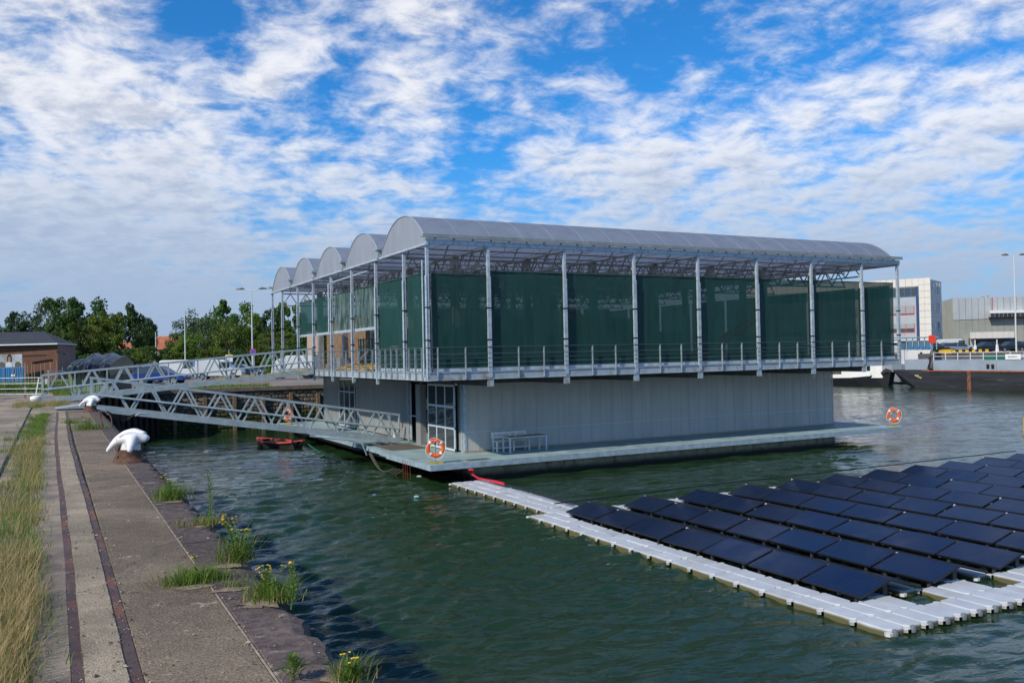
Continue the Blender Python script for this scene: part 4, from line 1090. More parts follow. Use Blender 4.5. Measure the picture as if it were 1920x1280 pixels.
weed(322, 934, 420, .26, .11, 5, 'bushy weed with yellow flowers on the coping beyond the tall slim weed', 80)
weed(386, 982, 130, .18, .07, 0, 'straw and grass tuft at the foot of the tall leafy weed', 260, .16)
weed(445, 1050, 240, .33, .08, 9, 'spreading weed with many yellow flowers leaning over the water', 60)
weed(368, 1090, 620, .17, .07, 1, 'wide low green grass clump on the concrete joint inside the coping', 90, .13)
weed(510, 1120, 460, .20, .08, 7, 'dense green weed with yellow flowers and sandy soil at the coping edge', 140)
weed(442, 1098, 90, .08, .05, 0, 'tiny flat grass tuft between the two larger clumps', 20)
weed(655, 1272, 240, .15, .05, 3, 'nearest green tuft with dry stalks at the bottom of the picture', 120)
weed(165, 805, 500, .30, .2, 9, 'green weeds with yellow flowers in front of the ladder bracket', 60)
weed(133, 793, 260, .2, .14, 0, 'small green tuft on the concrete lane near the rails', 0)
def tall_weed(px, py, h, label, dead=False):
    base = G(px, py, QZ); w0 = thing('tall_weed', label, 'plant', base, 0, 'tall weeds on the quay coping')
    st = MB().tube([(0, 0, 0), (.02, 0, h * .5), (-.01, .01, h)], [.007, .006, .003], 5)
    for k in range(64):
        t_ = .12 + .88 * k / 64; a = k * 2.4; l_ = .10 * (1.15 - t_ * .8); c = Vector((.02 * math.sin(t_ * 3), 0, h * t_)); dd = Vector((math.cos(a), math.sin(a), .55))
        sd = Vector((-math.sin(a), math.cos(a), 0)) * .008
        st.add([c, c + dd * l_ * .5 + sd, c + dd * l_, c + dd * l_ * .5 - sd], [(0, 1, 2, 3)])
    link('stem_and_leaves', st.mesh('stem', stw if dead else grn, fix=False), w0)
    return w0
tall_weed(392, 985, .62, 'tall slim leafy weed standing alone against the water')
t2 = tall_weed(546, 1142, .34, 'reddish-stemmed weed with yellow head at the coping edge')
MB().lathe([(0, -.01), (.014, 0), (.01, .01), (0, .014)], (0, 0, .34), 8).build('flowers', yel, t2)
tall_weed(546, 1275, .14, 'little upright seedling on the nearest basalt coping block')
# loose grit, leaf litter and pale chips lying on the quay
gvs = []; gfs = []
for _ in range(5200):
    yy = 4.2 + 26 * gr.uniform() ** 1.7; m0 = gr.uniform()
    xx = (gr.choice([.46, 1.12, .14, .37, -.12]) + gr.normal(0, .045)) if m0 < .6 else gr.uniform(-.9, 1.5)
    if xx > 1.5: continue
    sz_ = gr.uniform(.002, .010) if gr.uniform() < .93 else gr.uniform(.01, .022); th = gr.uniform(0, 6.28); i0 = len(gvs); zz0 = QZ + .006
    for a_ in (0, 2.1, 4.2): gvs.append((xx + sz_ * math.cos(th + a_), yy + sz_ * 1.3 * math.sin(th + a_), zz0 + (.012 if -.0 < xx < .38 else 0)))
    gvs.append((xx, yy, zz0 + sz_ * .6 + (.012 if -.0 < xx < .38 else 0))); gfs += [(i0, i0 + 1, i0 + 3), (i0 + 1, i0 + 2, i0 + 3), (i0 + 2, i0, i0 + 3)]
o = stuff_mesh('loose_grit', (gvs, gfs), mat('grit', (.30, .25, .18), .9, 0, .5, 20, (.08, .06, .045), (.5, .55), 9), 'loose grit, chips and leaf litter scattered along the quay joints'); o['category'] = 'grit'
# sandy soil at joints
soil = mat('sandy_soil', (.22, .175, .115), .95, 0, .3, 12, bump=.6, bscale=40)
sb_ = MB()
for (px, py, rx, ry) in ((362, 1100, .20, .06), (330, 940, .2, .05), (395, 985, .2, .06), (430, 1060, .25, .06), (500, 1128, .26, .11), (650, 1270, .2, .07), (430, 1105, .18, .05)):
    c = G(px, py, QZ); n = 18
    vs = [(min(QX - .14, c.x + rx * gr.uniform(.5, 1.1) * math.cos(2 * math.pi * i / n)), c.y + 1.5 * ry * gr.uniform(.5, 1.3) * math.sin(2 * math.pi * i / n), QZ + .003) for i in range(n)] + [(min(QX - .2, c.x), c.y, QZ + .012)]
    sb_.add(vs, [(i, (i + 1) % n, n) for i in range(n)])
o = sb_.build('sandy_soil', soil, None); o['kind'] = 'stuff'; o['label'] = 'sandy soil gathered in the joints of the quay coping'; o['category'] = 'soil'

# ------------------------------------------------------------------ trees
def leafmat(name, col):
    return mat(name, col, .7, 0, .42, .55, tuple(c * .55 for c in col), (.45, .62), 1.3, trans=.30, rnd_tint=.28)
lf_dark = leafmat('leaves_dark', (.050, .115, .022)); lf_mid = leafmat('leaves_mid', (.075, .155, .022)); lf_olive = leafmat('leaves_olive', (.12, .17, .02)); lf_lime = leafmat('leaves_lime', (.12, .20, .015)); lf_grey = leafmat('leaves_greyish', (.075, .125, .055))
bark = mat('bark', (.06, .048, .035), .9, 0, .3, 3)
def crown_mesh(name, seed, m, n=6200, sz=.052, lobes=30, hollow=.6, airy=0.0):
    g_ = np.random.RandomState(seed); cs = []
    for _ in range(lobes):
        th = g_.uniform(0, 6.283); z = g_.uniform(.22, .93); rmax = .42 * math.sin(math.pi * min(.97, (z - .08) * .98)) ** .65
        r_ = rmax * math.sqrt(g_.uniform(.05, 1)); cs.append((r_ * math.cos(th), r_ * math.sin(th), z, g_.uniform(.06, .15)))
    cs = np.array(cs); idx = g_.randint(0, lobes, n); d = g_.normal(size=(n, 3)); d /= np.linalg.norm(d, axis=1)[:, None]
    rr_ = cs[idx, 3] * (g_.uniform(hollow, 1.12 + airy, n))
    c = cs[idx, :3] + d * rr_[:, None] * np.array([1, 1, .78])
    a = g_.normal(size=(n, 3)); a /= np.linalg.norm(a, axis=1)[:, None]; b_ = np.cross(a, g_.normal(size=(n, 3))); b_ /= np.linalg.norm(b_, axis=1)[:, None]
    s_ = sz * g_.uniform(.35, 1.0, n)[:, None] * .5
    vs = np.stack([c - a * s_, c + b_ * s_ * .7, c + a * s_, c - b_ * s_ * .7], 1).reshape(-1, 3)
    me = bpy.data.meshes.new(name); me.from_pydata(vs.tolist(), [], [(4 * i, 4 * i + 1, 4 * i + 2, 4 * i + 3) for i in range(n)]); me.materials.append(m); return me, cs
def trunk_mesh(name, cs):
    b = MB().tube([(0, 0, 0), (.01, 0, .18), (0, .01, .42), (.01, 0, .72)], [.026, .021, .015, .006], 8)
    for c in cs[:14]: b.tube([(0, 0, .25 + .25 * (c[2] - .2)), tuple(np.array([c[0] * .5, c[1] * .5, (c[2] + .35) / 2])), tuple(c[:3])], [.010, .006, .003], 5)
    return b.mesh(name, bark)
TV = {}
for i, (m_, kw) in enumerate(((lf_dark, {}), (lf_mid, {}), (lf_olive, dict(lobes=38)), (lf_lime, dict(lobes=24)), (lf_grey, dict(n=4200, airy=.35, lobes=36)))):
    TV[i] = []
    for s_ in range(2):
        cm, cs = crown_mesh('crown', 20 + i * 3 + s_, m_, **kw); TV[i].append((cm, trunk_mesh('trunk', cs)))
TL = ['dark green', 'mid green', 'olive green', 'bright lime', 'airy greyish']
def tree(px, ytop, wpx, D, kind, label, zb=2.9, sub=None):
    base = AD(px, D, zb); top = zat(ytop, px, D); H = (top - zb) / .97; W_ = wpx / FPX * D / .88
    t_ = thing('tree', label, 'tree', base, rnd.uniform(0, 6.28), 'trees beyond the harbour basin')
    cm, tm = TV[kind][rnd.randrange(2)]
    link('crown', cm, t_, sc=(W_, W_, H)); link('trunk', tm, t_, sc=(W_, W_, H))
tree(14, 606, 44, 176, 0, 'small dark tree at the far left edge above the brick shed')
tree(48, 582, 74, 170, 0, 'dark rounded tree behind the left lamp and brick shed roof')
tree(92, 572, 60, 165, 4, 'loose thin-crowned tree between the left tree and the tallest tree')
tree(122, 560, 92, 158, 1, 'tall broad tree forming the left shoulder of the big clump')
tree(160, 554, 96, 155, 0, 'tallest tree of the clump behind the black-covered container')
tree(150, 604, 84, 140, 2, 'olive tree low in front of the tallest trees')
tree(196, 592, 78, 143, 2, 'olive tree right in front of the clump above the tarpaulin')
tree(212, 580, 74, 156, 1, 'tree filling the gap between the two highest crowns')
tree(252, 570, 70, 158, 0, 'pointed dark tree at the right end of the left clump')
tree(272, 598, 44, 150, 0, 'dark tree beside the gap with the orange roof')
tree(128, 626, 44, 132, 3, 'small lime green tree beside the brick shed corner')
tree(352, 588, 72, 168, 4, 'airy tree just right of the gap with the orange roof')
tree(396, 583, 78, 165, 4, 'airy tree behind the thin lamp post')
tree(440, 564, 92, 160, 1, 'highest tree behind the double-armed street lamp')
tree(330, 640, 44, 128, 3, 'small lime green tree below the orange roof')
tree(357, 628, 52, 126, 3, 'lime green tree next to the thin lamp post')
tree(425, 606, 84, 128, 2, 'broad olive green maple in front of the right clump')
tree(470, 590, 66, 135, 3, 'lime topped tree directly behind the double-armed street lamp')
tree(505, 574, 66, 150, 0, 'dark tree seen left of the roof edge of the farm')
tree(545, 566, 66, 150, 1, 'tree seen between the corner posts of the farm')
tree(520, 620, 74, 128, 2, 'low olive tree seen behind the end posts of the farm')
tree(585, 590, 70, 140, 0, 'dark tree seen through the open bay under the roof')
tree(630, 590, 70, 150, 0, 'tree hidden behind the farm, seen only through its open bays')
tree(395, 650, 44, 120, 3, 'small lime shrub-like tree by the direction sign')
vs = []; fs = []; g3 = np.random.RandomState(8)
for k in range(15000):
    px = g3.uniform(-120, 1050); D = g3.uniform(205, 250); top = 9 + 2.2 * math.sin(px * .021) + 1.5 * math.sin(px * .067 + 1); c = np.array(AD(px, D, 0)); c[2] = 2.9 + top * g3.uniform(0, 1) ** .8
    if 296 < px < 334 and c[2] > 6: continue
    a = g3.normal(size=3); a /= np.linalg.norm(a); b_ = np.cross(a, g3.normal(size=3)); b_ /= np.linalg.norm(b_); s_ = g3.uniform(.35, .95); i0 = len(vs)
    vs += [tuple(c - a * s_), tuple(c + b_ * s_ * .7), tuple(c + a * s_), tuple(c - b_ * s_ * .7)]; fs.append((i0, i0 + 1, i0 + 2, i0 + 3))
me = bpy.data.meshes.new('distant_wood'); me.from_pydata(vs, [], fs); me.materials.append(lf_mid); o = link('distant_wood', me); o['kind'] = 'stuff'; o['label'] = 'far-off belt of woodland behind the nearer trees'; o['category'] = 'wood'
# hedge line
hb, hcs = crown_mesh('hedge_leaves', 77, lf_mid, n=5200, sz=.06, lobes=30)
def bush(px, ytop, wpx, D, m_i, label):
    base = AD(px, D, 2.2); top = zat(ytop, px, D); W_ = wpx / FPX * D
    o = link('bush', TV[m_i][rnd.randrange(2)][0], None, base, rnd.uniform(0, 6.28), (W_ * 1.15, W_ * 1.15, (top - 2.2) * 1.05)); tag(o, label, 'bush', 'bushes along the road')
posw = ['left of the tarpaulin container', 'behind the right end of the tarpaulin', 'just right of the tarpaulin', 'behind the blue car', 'above the white van', 'left of the direction sign', 'behind the direction sign', 'left of the double street lamp', 'right of the double street lamp', 'behind the farm end posts', 'beyond the open bay of the farm', 'farthest right beside the farm']
for k, (px, yt, wd, mi) in enumerate(((140, 655, 60, 1), (215, 652, 60, 0), (255, 652, 62, 2), (292, 650, 62, 1), (330, 660, 60, 2), (370, 655, 60, 1), (402, 658, 56, 2), (440, 655, 64, 0), (485, 650, 64, 2), (530, 648, 70, 1), (580, 650, 64, 1), (615, 655, 50, 0))):
    bush(px, yt, wd, 118 + 4 * (k % 3), mi, 'dense green bush growing by the road, ' + posw[k])
stuff_mesh('verge_grass', blades([(gr.uniform(-40, 14), gr.uniform(63.6, 66.2), 2.94) for _ in range(9000)], .1, .32, .02, .6), grn, 'rough grass along the top of the basin wall')
stuff_mesh('verge_grass', blades([(gr.uniform(-.0, 4.0), 56.8 + gr.uniform(0, 6), 2.9) for _ in range(5000)], .1, .4, .014, .6), grn, 'rough grass at the corner of the basin above the sheet piling')

# ------------------------------------------------------------------ left background
dark_roof = mat('slate_roof', (.035, .038, .045), .8, 0, .15, .6); brick = mat('brown_brick', (.13, .058, .038), .9, 0, .15, 1.5, bump=.2, bscale=8); brick2 = mat('pinkish_render', (.24, .16, .145), .9, 0, .12, .8)
shed = thing('brick_warehouse', 'brown brick warehouse with dark hipped roof at the left edge', 'building')
a = AD(-60, 99, 2.5); c = AD(108, 97, 2.5); d = AD(141, 103, 2.5); e = AD(-60, 112, 2.5); zt = zat(644, 100, 98); zr = zat(621, 60, 104)
MB().add([a, c, (c.x, c.y, zt), (a.x, a.y, zt)], [(0, 1, 2, 3)]).add([c + Vector((.02, .02, 0)), AD(108, 97.4, 2.5), AD(108, 97.4, zt), (c.x, c.y, zt)], [(0, 1, 2, 3)]).build('front_wall', brick, shed)
MB().add([c, d, (d.x, d.y, zt), (c.x, c.y, zt)], [(0, 1, 2, 3)]).add([d, AD(141, 112, 2.5), AD(141, 112, zt), (d.x, d.y, zt)], [(0, 1, 2, 3)]).build('side_wall', brick2, shed)
ev = [AD(-66, 98, zt - .05), AD(108, 96.4, zt - .05), AD(143, 102.6, zt - .05), AD(143, 113, zt - .05), AD(-66, 113, zt - .05)]; rg = [AD(-66, 105, zr), AD(83, 105, zr)]
MB().add([*ev, *rg], [(0, 1, 6, 5), (1, 2, 6), (2, 3, 6), (3, 4, 5, 6)]).build('roof', dark_roof, shed)
MB().bar(ev[0], ev[1], .1, .14).bar(ev[1], ev[2], .1, .14).build('gutter', whitef, shed)
MB().bar(AD(106, 96.6, zat(659, 106, 96.6)), AD(120, 96.0, zat(664, 120, 96)), .15, .2).build('wall_bracket', black, shed)
MB().bar(AD(42, 96.8, zat(667, 60, 97)), AD(86, 96.6, zat(666, 86, 97)), .1, .2).build('wall_cable_tray', black, shed)
# poster on the warehouse
bb = thing('billboard', 'large photo billboard of a dark-haired person hanging on the brick warehouse', 'billboard')
DB = 95.5; z0_ = zat(690, 20, DB); z1_ = zat(664, 20, DB)
def quadD(x0, x1, za, zb, D, m, nm, par): return MB().add([AD(x0, D, za), AD(x1, D, za), AD(x1, D, zb), AD(x0, D, zb), AD(x0, D + .1, za), AD(x1, D + .1, za), AD(x1, D + .1, zb), AD(x0, D + .1, zb)], [(0, 1, 2, 3), (7, 6, 5, 4), (0, 4, 5, 1), (1, 5, 6, 2), (2, 6, 7, 3), (3, 7, 4, 0)]).build(nm, m, par)
quadD(-30, 41, z0_, z1_, DB, mat('poster_sky', (.34, .37, .40), .7, 0, .4, .6), 'poster_sheet', bb)
def blobD(cx, cz, rx, rz_, D, m, nm):
    n = 20; MB().add([AD(cx + rx * math.cos(6.283 * i / n), D, cz + rz_ * math.sin(6.283 * i / n)) for i in range(n)], [tuple(range(n))]).build(nm, m, bb)
zc = (z0_ + z1_) / 2
blobD(17, zc + .25, 4.6, .55, DB - .02, mat('hair_print', (.02, .014, .012), .8), 'printed_hair'); blobD(17, zc + .22, 2.5, .30, DB - .03, mat('skin_print', (.30, .17, .12), .8), 'printed_face')
blobD(16, zc - .42, 6, .38, DB - .035, mat('shirt_print', (.55, .56, .58), .8), 'printed_shirt'); blobD(3, zc - .4, 6, .35, DB - .025, mat('grass_print', (.10, .09, .06), .8), 'printed_field'); blobD(33, zc - .4, 6, .35, DB - .026, mat('grass_print', (.10, .09, .06), .8), 'printed_field')
# blue container
bc = thing('blue_container', 'blue corrugated shipping container below the billboard', 'container'); D_ = 90
z0_ = 2.7; z1_ = zat(688, 20, D_)
cb = mat('container_blue', (.02, .17, .42), .5, 0, .12, 2)
for k in range(22): quadD(-45 + k * 4.2, -45 + k * 4.2 + 3.4, z0_, z1_ - .08, D_ + .05 * (k % 2), cb, 'corrugated_panel', bc)
MB().add([AD(-45, D_ + .12, z0_), AD(47, D_ + .12, z0_), AD(47, D_ + .12, z1_), AD(-45, D_ + .12, z1_), AD(-45, D_ + 2.5, z0_), AD(47, D_ + 2.5, z0_), AD(47, D_ + 2.5, z1_), AD(-45, D_ + 2.5, z1_)], [(0, 1, 2, 3), (3, 2, 6, 7), (1, 5, 6, 2), (4, 7, 6, 5)]).build('body', cb, bc)
quadD(20, 27, z0_ + .95, z0_ + 1.15, D_ - .06, white, 'white_plate', bc)
# grass field and path, fence posts
struct(MB().add([AD(-400, 62, 0), AD(160, 62, 0), AD(160, 110, 0), AD(-400, 110, 0)], [(0, 1, 2, 3)]).build('field_grass', mat('field_grass', (.13, .22, .02), .9, 0, .3, 1.5, (.20, .20, .04), (.5, .7), .8), None, loc=(0, 0, 3.112)))
stuff_mesh('field_grass_blades', blades([(*AD(gr.uniform(-30, 125), gr.uniform(60, 80), 0).xy, 3.1) for _ in range(9000)], .1, .3, .02, .6), lf_lime, 'bright rough grass behind the quay fence')
qf = thing('quay_fence', 'low galvanised pipe fence at the left beside the upper gangway foot', 'fence')
for k, z in enumerate((.22, .5, .78, 1.08)):
    for (a_, b_) in ((AD(-40, 47.6, QZ + z), AD(78, 46.5, QZ + z)), ): MB().tube([a_, b_], .022, 6).build('rail', galvl, qf)
for px in (-35, 46): q = AD(px, 47, QZ); MB().box(q.x - .05, q.x + .05, q.y - .05, q.y + .05, QZ - .1, QZ + 1.9 if px > 0 else QZ + 1.1).build('wooden_post', mat('post_wood', (.32, .25, .19), .8, 0, .2, 4), qf)
sg = thing('barrier_gate', 'set of galvanised horizontal rails behind the upper gangway foot', 'fence')
for k, z in enumerate((.25, .55, .85, 1.15, 1.35)): MB().tube([AD(88, 52, QZ + z), AD(225, 56, QZ + z)], .022, 6).build('rail', galvl, sg)
for px, D2 in ((90, 52.1), (160, 54), (222, 56)): MB().tube([AD(px, D2, QZ), AD(px, D2, QZ + 1.4)], .03, 6).build('post', galvl, sg)
for k, px in enumerate((8, 22, 31, 40, 54, 60, 65, 75, 84, 91, 98, 104, 113)):
    q = AD(px, 66 + 2 * (k % 3), 2.9); h_ = zat(688 - (k * 37) % 12, px, 67)
    tag(MB().tube([q, (q.x + rnd.uniform(-.2, .2), q.y, h_)], .035, 6).build('garden_stake', mat('stake_wood', (.30, .22, .16), .85), None), 'thin leaning wooden stake in the grass before the warehouse, number %s from the left' % ('one two three four five six seven eight nine ten eleven twelve thirteen'.split()[k]), 'stake', 'garden stakes in front of the warehouse')
tag(MB().bar(AD(66, 50, QZ + .05), AD(72, 50, QZ + 1.0), .05, .05).build('leaning_pole', white, None), 'short white pole leaning in the grass left of the upper gangway', 'pole')
# covered container
gc = thing('covered_container', 'green container under a crumpled black tarpaulin beside the gangway', 'container')
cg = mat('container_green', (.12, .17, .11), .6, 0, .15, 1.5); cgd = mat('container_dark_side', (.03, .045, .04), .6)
A_, B_, C_ = AD(128, 53, 3.0), AD(205, 52, 3.0), AD(246, 60, 3.0); D4 = A_ + (C_ - B_); hz = 1.75
vec = B_ - A_; nrmv = Vector((vec.y, -vec.x, 0)).normalized() * .03
for k in range(9):
    p_, q_ = A_ + vec * (k / 9), A_ + vec * ((k + .82) / 9)
    MB().add([p_ + nrmv, q_ + nrmv, q_ + nrmv + zz * hz, p_ + nrmv + zz * hz, p_, q_, q_ + zz * hz, p_ + zz * hz], [(0, 1, 2, 3), (0, 4, 5, 1), (1, 5, 6, 2), (3, 7, 4, 0), (2, 6, 7, 3)]).build('wall_rib', cg, gc)
MB().add([A_, B_, C_, D4, A_ + zz * hz, B_ + zz * hz, C_ + zz * hz, D4 + zz * hz], [(0, 1, 5, 4), (2, 3, 7, 6), (3, 0, 4, 7), (4, 5, 6, 7)]).build('body', cg, gc)
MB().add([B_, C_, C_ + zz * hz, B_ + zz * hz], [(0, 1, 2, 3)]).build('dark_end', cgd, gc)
n = 26; vs = []; g2 = np.random.RandomState(4)
ts = [(-.10, 1.32), (-.08, 1.6), (-.03, 1.85), (.1, 2.1), (.3, 2.35), (.5, 2.45), (.7, 2.35), (.9, 2.1), (1.02, 1.8), (1.06, 1.3)]
for i in range(n + 1):
    s_ = -.05 + 1.1 * i / n
    for (t_, z) in ts:
        wv = .10 * math.sin(i * .62 + t_ * 4) + .07 * math.sin(i * 1.45 - t_ * 7 + 1); edge = 1 if t_ in (-.10, 1.06) else 0
        p_ = A_ + (B_ - A_) * s_ + (D4 - A_) * (t_ + .02 * math.sin(i * 2.1)) + zz * (z + wv * (.8 + edge * 1.2) - 1.3 * max(0, .5 - s_) ** 2 - .5 * max(0, s_ - .6) ** 2 + g2.uniform(-.035, .035)); vs.append(p_)
m_ = len(ts); tarp = MB().add(vs, [(i * m_ + j, i * m_ + j + 1, (i + 1) * m_ + j + 1, (i + 1) * m_ + j) for i in range(n) for j in range(m_ - 1)])
en = [vs[n * m_ + j] for j in range(m_)]; lowp = [Vector((p_.x, p_.y, 3.0 + 1.2 + .15 * math.sin(j * 2))) for j, p_ in enumerate(en)]; tarp.add(en + lowp, [(j, j + 1, m_ + j + 1, m_ + j) for j in range(m_ - 1)])
tarp.build('tarpaulin', mat('black_tarpaulin', (.014, .015, .018), .36, 0, .3, 2), gc, smooth=False)
# street lamps
def lamp(px, ytop, D, label, arms=2, zb=2.95, armlen=1.6, dirn=None):
    b0 = AD(px, D, zb); zt_ = zat(ytop, px, D); t_ = thing('street_lamp', label, 'street lamp', b0, 0, 'street lamps'); h_ = zt_ - zb
    MB().tube([(0, 0, 0), (0, 0, h_)], [.11, .06], 8).build('pole', mat('lamp_pole', (.58, .60, .58), .5), t_, smooth=True)
    for k in range(arms):
        s_ = 1 if k else -1; dv = r0 * s_ * armlen
        MB().tube([(0, 0, h_ - .1), (dv.x * .6, dv.y * .6, h_ + .1)], .04, 6).build('arm', mat('lamp_pole', (.58, .60, .58), .5), t_)
        MB().tube([(dv.x * .55, dv.y * .55, h_ + .1), (dv.x * .8, dv.y * .8, h_ + .18), (dv.x * 1.25, dv.y * 1.25, h_ + .12)], [.06, .16, .08], 8).build('lamp_head', mat('lamp_head', (.14, .145, .14), .5), t_)
    return t_
lamp(473, 543, 112, 'tall double-armed street lamp standing left of the farm roof')
lamp(347, 588, 118, 'thin pole lamp right of the gap with the orange roof', 0)
lamp(292, 622, 140, 'short pale lamp post in the gap with the orange roof', 0)
lamp(41, 604, 175, 'distant lamp with one arm above the warehouse roof', 1)
def sign(px, py, D, label, r_, cols, zb=2.95):
    t_ = thing('road_sign', label, 'road sign', AD(px, D, 0)); z = zat(py, px, D)
    MB().tube([(0, 0, zb), (0, 0, z + r_)], .04, 6).build('pole', galv, t_)
    for k, (rr2, m_) in enumerate(cols):
        n = 20; o2 = -f0 * (.06 + .02 * k); MB().tube([o2 + zz * z, o2 * 1.2 + zz * z], rr2, 20).build('sign_disc', m_, t_)
    return t_
sign(474, 659, 111.6, 'round blue no-parking sign with red rim on the lamp pole', .4, ((.40, mat('sign_red', (.6, .03, .03), .5)), (.30, mat('sign_blue', (.03, .08, .5), .5))))
sgn = thing('direction_sign', 'small white direction sign with yellow top edge above the gangway rail', 'road sign', AD(429, 100, 0)); z = zat(672, 429, 100)
MB().tube([(0, 0, 2.9), (0, 0, z + 1)], .05, 6).build('pole', galv, sgn)
MB().bar((-.35 * r0.x * 1.2, .35 * r0.y * -1.2, z - .1), (.35 * r0.x * 1.2, .35 * r0.y * 1.2, z - .1), .06, .9).build('sign_plate', mat('sign_white', (.6, .62, .6), .5), sgn); MB().bar((-.42 * r0.x, -.42 * r0.y, z + .4), (.42 * r0.x, .42 * r0.y, z + .4), .07, .12).build('yellow_edge', mat('sign_yellow', (.7, .5, .02), .5), sgn)
# houses with orange roofs
def house(px, ytop, wpx, D, label):
    t_ = thing('house', label, 'house', AD(px, D, 2.8), -.45); zt_ = zat(ytop, px, D) - 2.8; W_ = wpx / FPX * D; hw = W_ / 2
    MB().box(-hw, hw, -4, 4, 0, zt_ * .62).build('wall', mat('house_wall', (.34, .30, .27), .8), t_)
    MB().add([(-hw - .3, -4.4, zt_ * .6), (hw + .3, -4.4, zt_ * .6), (hw + .3, 4.4, zt_ * .6), (-hw - .3, 4.4, zt_ * .6), (-hw + 1, 0, zt_), (hw - 1, 0, zt_)], [(0, 1, 5, 4), (1, 2, 5), (2, 3, 4, 5), (3, 0, 4)]).build('roof', mat('orange_tiles', (.36, .12, .06), .85, 0, .25, 1.2), t_)
    for k in range(3): MB().box(-hw + W_ * (.2 + .25 * k), -hw + W_ * (.32 + .25 * k), -4.05, -4.0, zt_ * .25, zt_ * .45).build('window', white, t_)
    MB().box(.5, 1.2, -.4, .4, zt_ - .8, zt_ + .5).build('chimney', brick, t_)
house(314, 630, 60, 205, 'house with an orange tiled roof in the gap between the tree clumps')
house(395, 650, 60, 190, 'orange-roofed house mostly hidden behind the lime green trees')
house(232, 640, 50, 190, 'orange-roofed house peeking through the dark trees above the tarpaulin')

# ------------------------------------------------------------------ cars
tyrem = mat('tyre', (.012, .012, .012), .8); rimm = mat('rim', (.35, .36, .37), .35, .6); carglass = mat('car_glass', (.03, .04, .045), .06, 0, spec=.8)
def make_car(name, paint, label, loc, rz, L=4.4, H=1.45, W_=1.75, van=False):
    t_ = thing(name, label, 'van' if van else 'car', loc, rz, 'vehicles parked beyond the basin' if loc[1] > 70 and loc[0] < 60 else 'vehicles parked on the opposite quay')
    hw = W_ / 2
    if van: prof = [(-L / 2, .35), (-L / 2, 1.0), (-L / 2 + .12, H * .95), (-L / 2 + .4, H), (L / 2 - 1.7, H), (L / 2 - .95, 1.1), (L / 2 - .1, .95), (L / 2, .7), (L / 2, .35)]; belt = 1.05
    else: prof = [(-L / 2, .35), (-L / 2, .75), (-L / 2 + .08, .92), (-L / 2 + .55, .96), (L / 2 - 1.25, .92), (L / 2 - .2, .80), (L / 2, .62), (L / 2, .32)]; belt = .93
    n = len(prof); b = MB()
    secs = ((-hw, .0), (-hw + .08, 1.0), (hw - .08, 1.0), (hw, .0))
    vs = []
    for (yy, k) in ((-hw + .0, .94), (-hw + .1, 1.0), (hw - .1, 1.0), (hw, .94)):
        for (x, z) in prof: vs.append((x * (.985 if k < 1 else 1), yy, .35 + (z - .35) * (k if z > .9 else 1)))
    b.add(vs, [(s_ * n + i, s_ * n + (i + 1) % n, (s_ + 1) * n + (i + 1) % n, (s_ + 1) * n + i) for s_ in range(3) for i in range(n)] + [tuple(range(n)), tuple(reversed(range(3 * n, 4 * n)))])
    b.build('body', paint, t_)
    if not van:
        cab = [(-L / 2 + .25, .94), (-L / 2 + .75, H - .08), (-L / 2 + 1.2, H), (L / 2 - 2.0, H), (L / 2 - 1.15, .92)]; ins = .18
        vs = [(x, -hw + (.05 if z < 1 else ins), z) for x, z in cab] + [(x, hw - (.05 if z < 1 else ins), z) for x, z in cab]; m2 = len(cab)
        MB().add(vs, [tuple(range(m2)), tuple(reversed(range(m2, 2 * m2)))] + [(i, (i + 1) % m2, m2 + (i + 1) % m2, m2 + i) for i in range(m2)]).build('windows', carglass, t_)
        MB().add([(-L / 2 + .8, -hw + .2, H - .05), (L / 2 - 2.0, -hw + .2, H - .0), (L / 2 - 2.0, hw - .2, H), (-L / 2 + .8, hw - .2, H - .05), (-L / 2 + .85, -hw + .22, H + .02), (L / 2 - 2.05, -hw + .22, H + .03), (L / 2 - 2.05, hw - .22, H + .03), (-L / 2 + .85, hw - .22, H + .02)], [(4, 5, 6, 7), (0, 1, 5, 4), (1, 2, 6, 5), (2, 3, 7, 6), (3, 0, 4, 7)]).build('roof', paint, t_)
        for x0_, x1_ in ((-L / 2 + 1.45, -L / 2 + 1.53),): MB().box(x0_, x1_, -hw + .06, -hw + .17, .93, H - .06).box(x0_, x1_, hw - .17, hw - .06, .93, H - .06).build('pillar', paint, t_)
    else:
        MB().box(L / 2 - 2.2, L / 2 - 1.2, -hw - .005, -hw + .05, 1.1, H - .25).box(L / 2 - 2.2, L / 2 - 1.2, hw - .05, hw + .005, 1.1, H - .25).add([(L / 2 - 1.62, -hw + .12, H - .1), (L / 2 - 1.0, -hw + .12, 1.14), (L / 2 - 1.0, hw - .12, 1.14), (L / 2 - 1.62, hw - .12, H - .1)], [(0, 1, 2, 3)]).build('windows', carglass, t_)
    for sx in (-L / 2 + .8, L / 2 - .85):
        for sy in (-1, 1):
            w_ = MB().tube([(sx, sy * (hw - .2), .32), (sx, sy * (hw + .01), .32)], .32, 18).build('wheel', tyrem, t_)
            MB().tube([(sx, sy * (hw + .0), .32), (sx, sy * (hw + .02), .32)], .19, 12).build('rim', rimm, w_)
    for sy in (-1, 1):
        MB().box(L / 2 - .08, L / 2 + .01, sy * (hw - .3) - .17, sy * (hw - .3) + .17, .62, .76).build('headlight', white, t_)
        MB().box(-L / 2 - .01, -L / 2 + .06, sy * (hw - .22) - .12, sy * (hw - .22) + .12, .72, .92).build('tail_light', mat('tail_red', (.5, .01, .01), .4), t_)
    MB().box(-L / 2 - .02, -L / 2 - .005, -.26, .26, .5, .62).build('number_plate', mat('plate_yellow', (.7, .45, .02), .5), t_)
    return t_
def paint(n, c): return mat('paint_' + n, c, .25, .1, spec=.6)
ex = math.atan2(r0.y, r0.x)
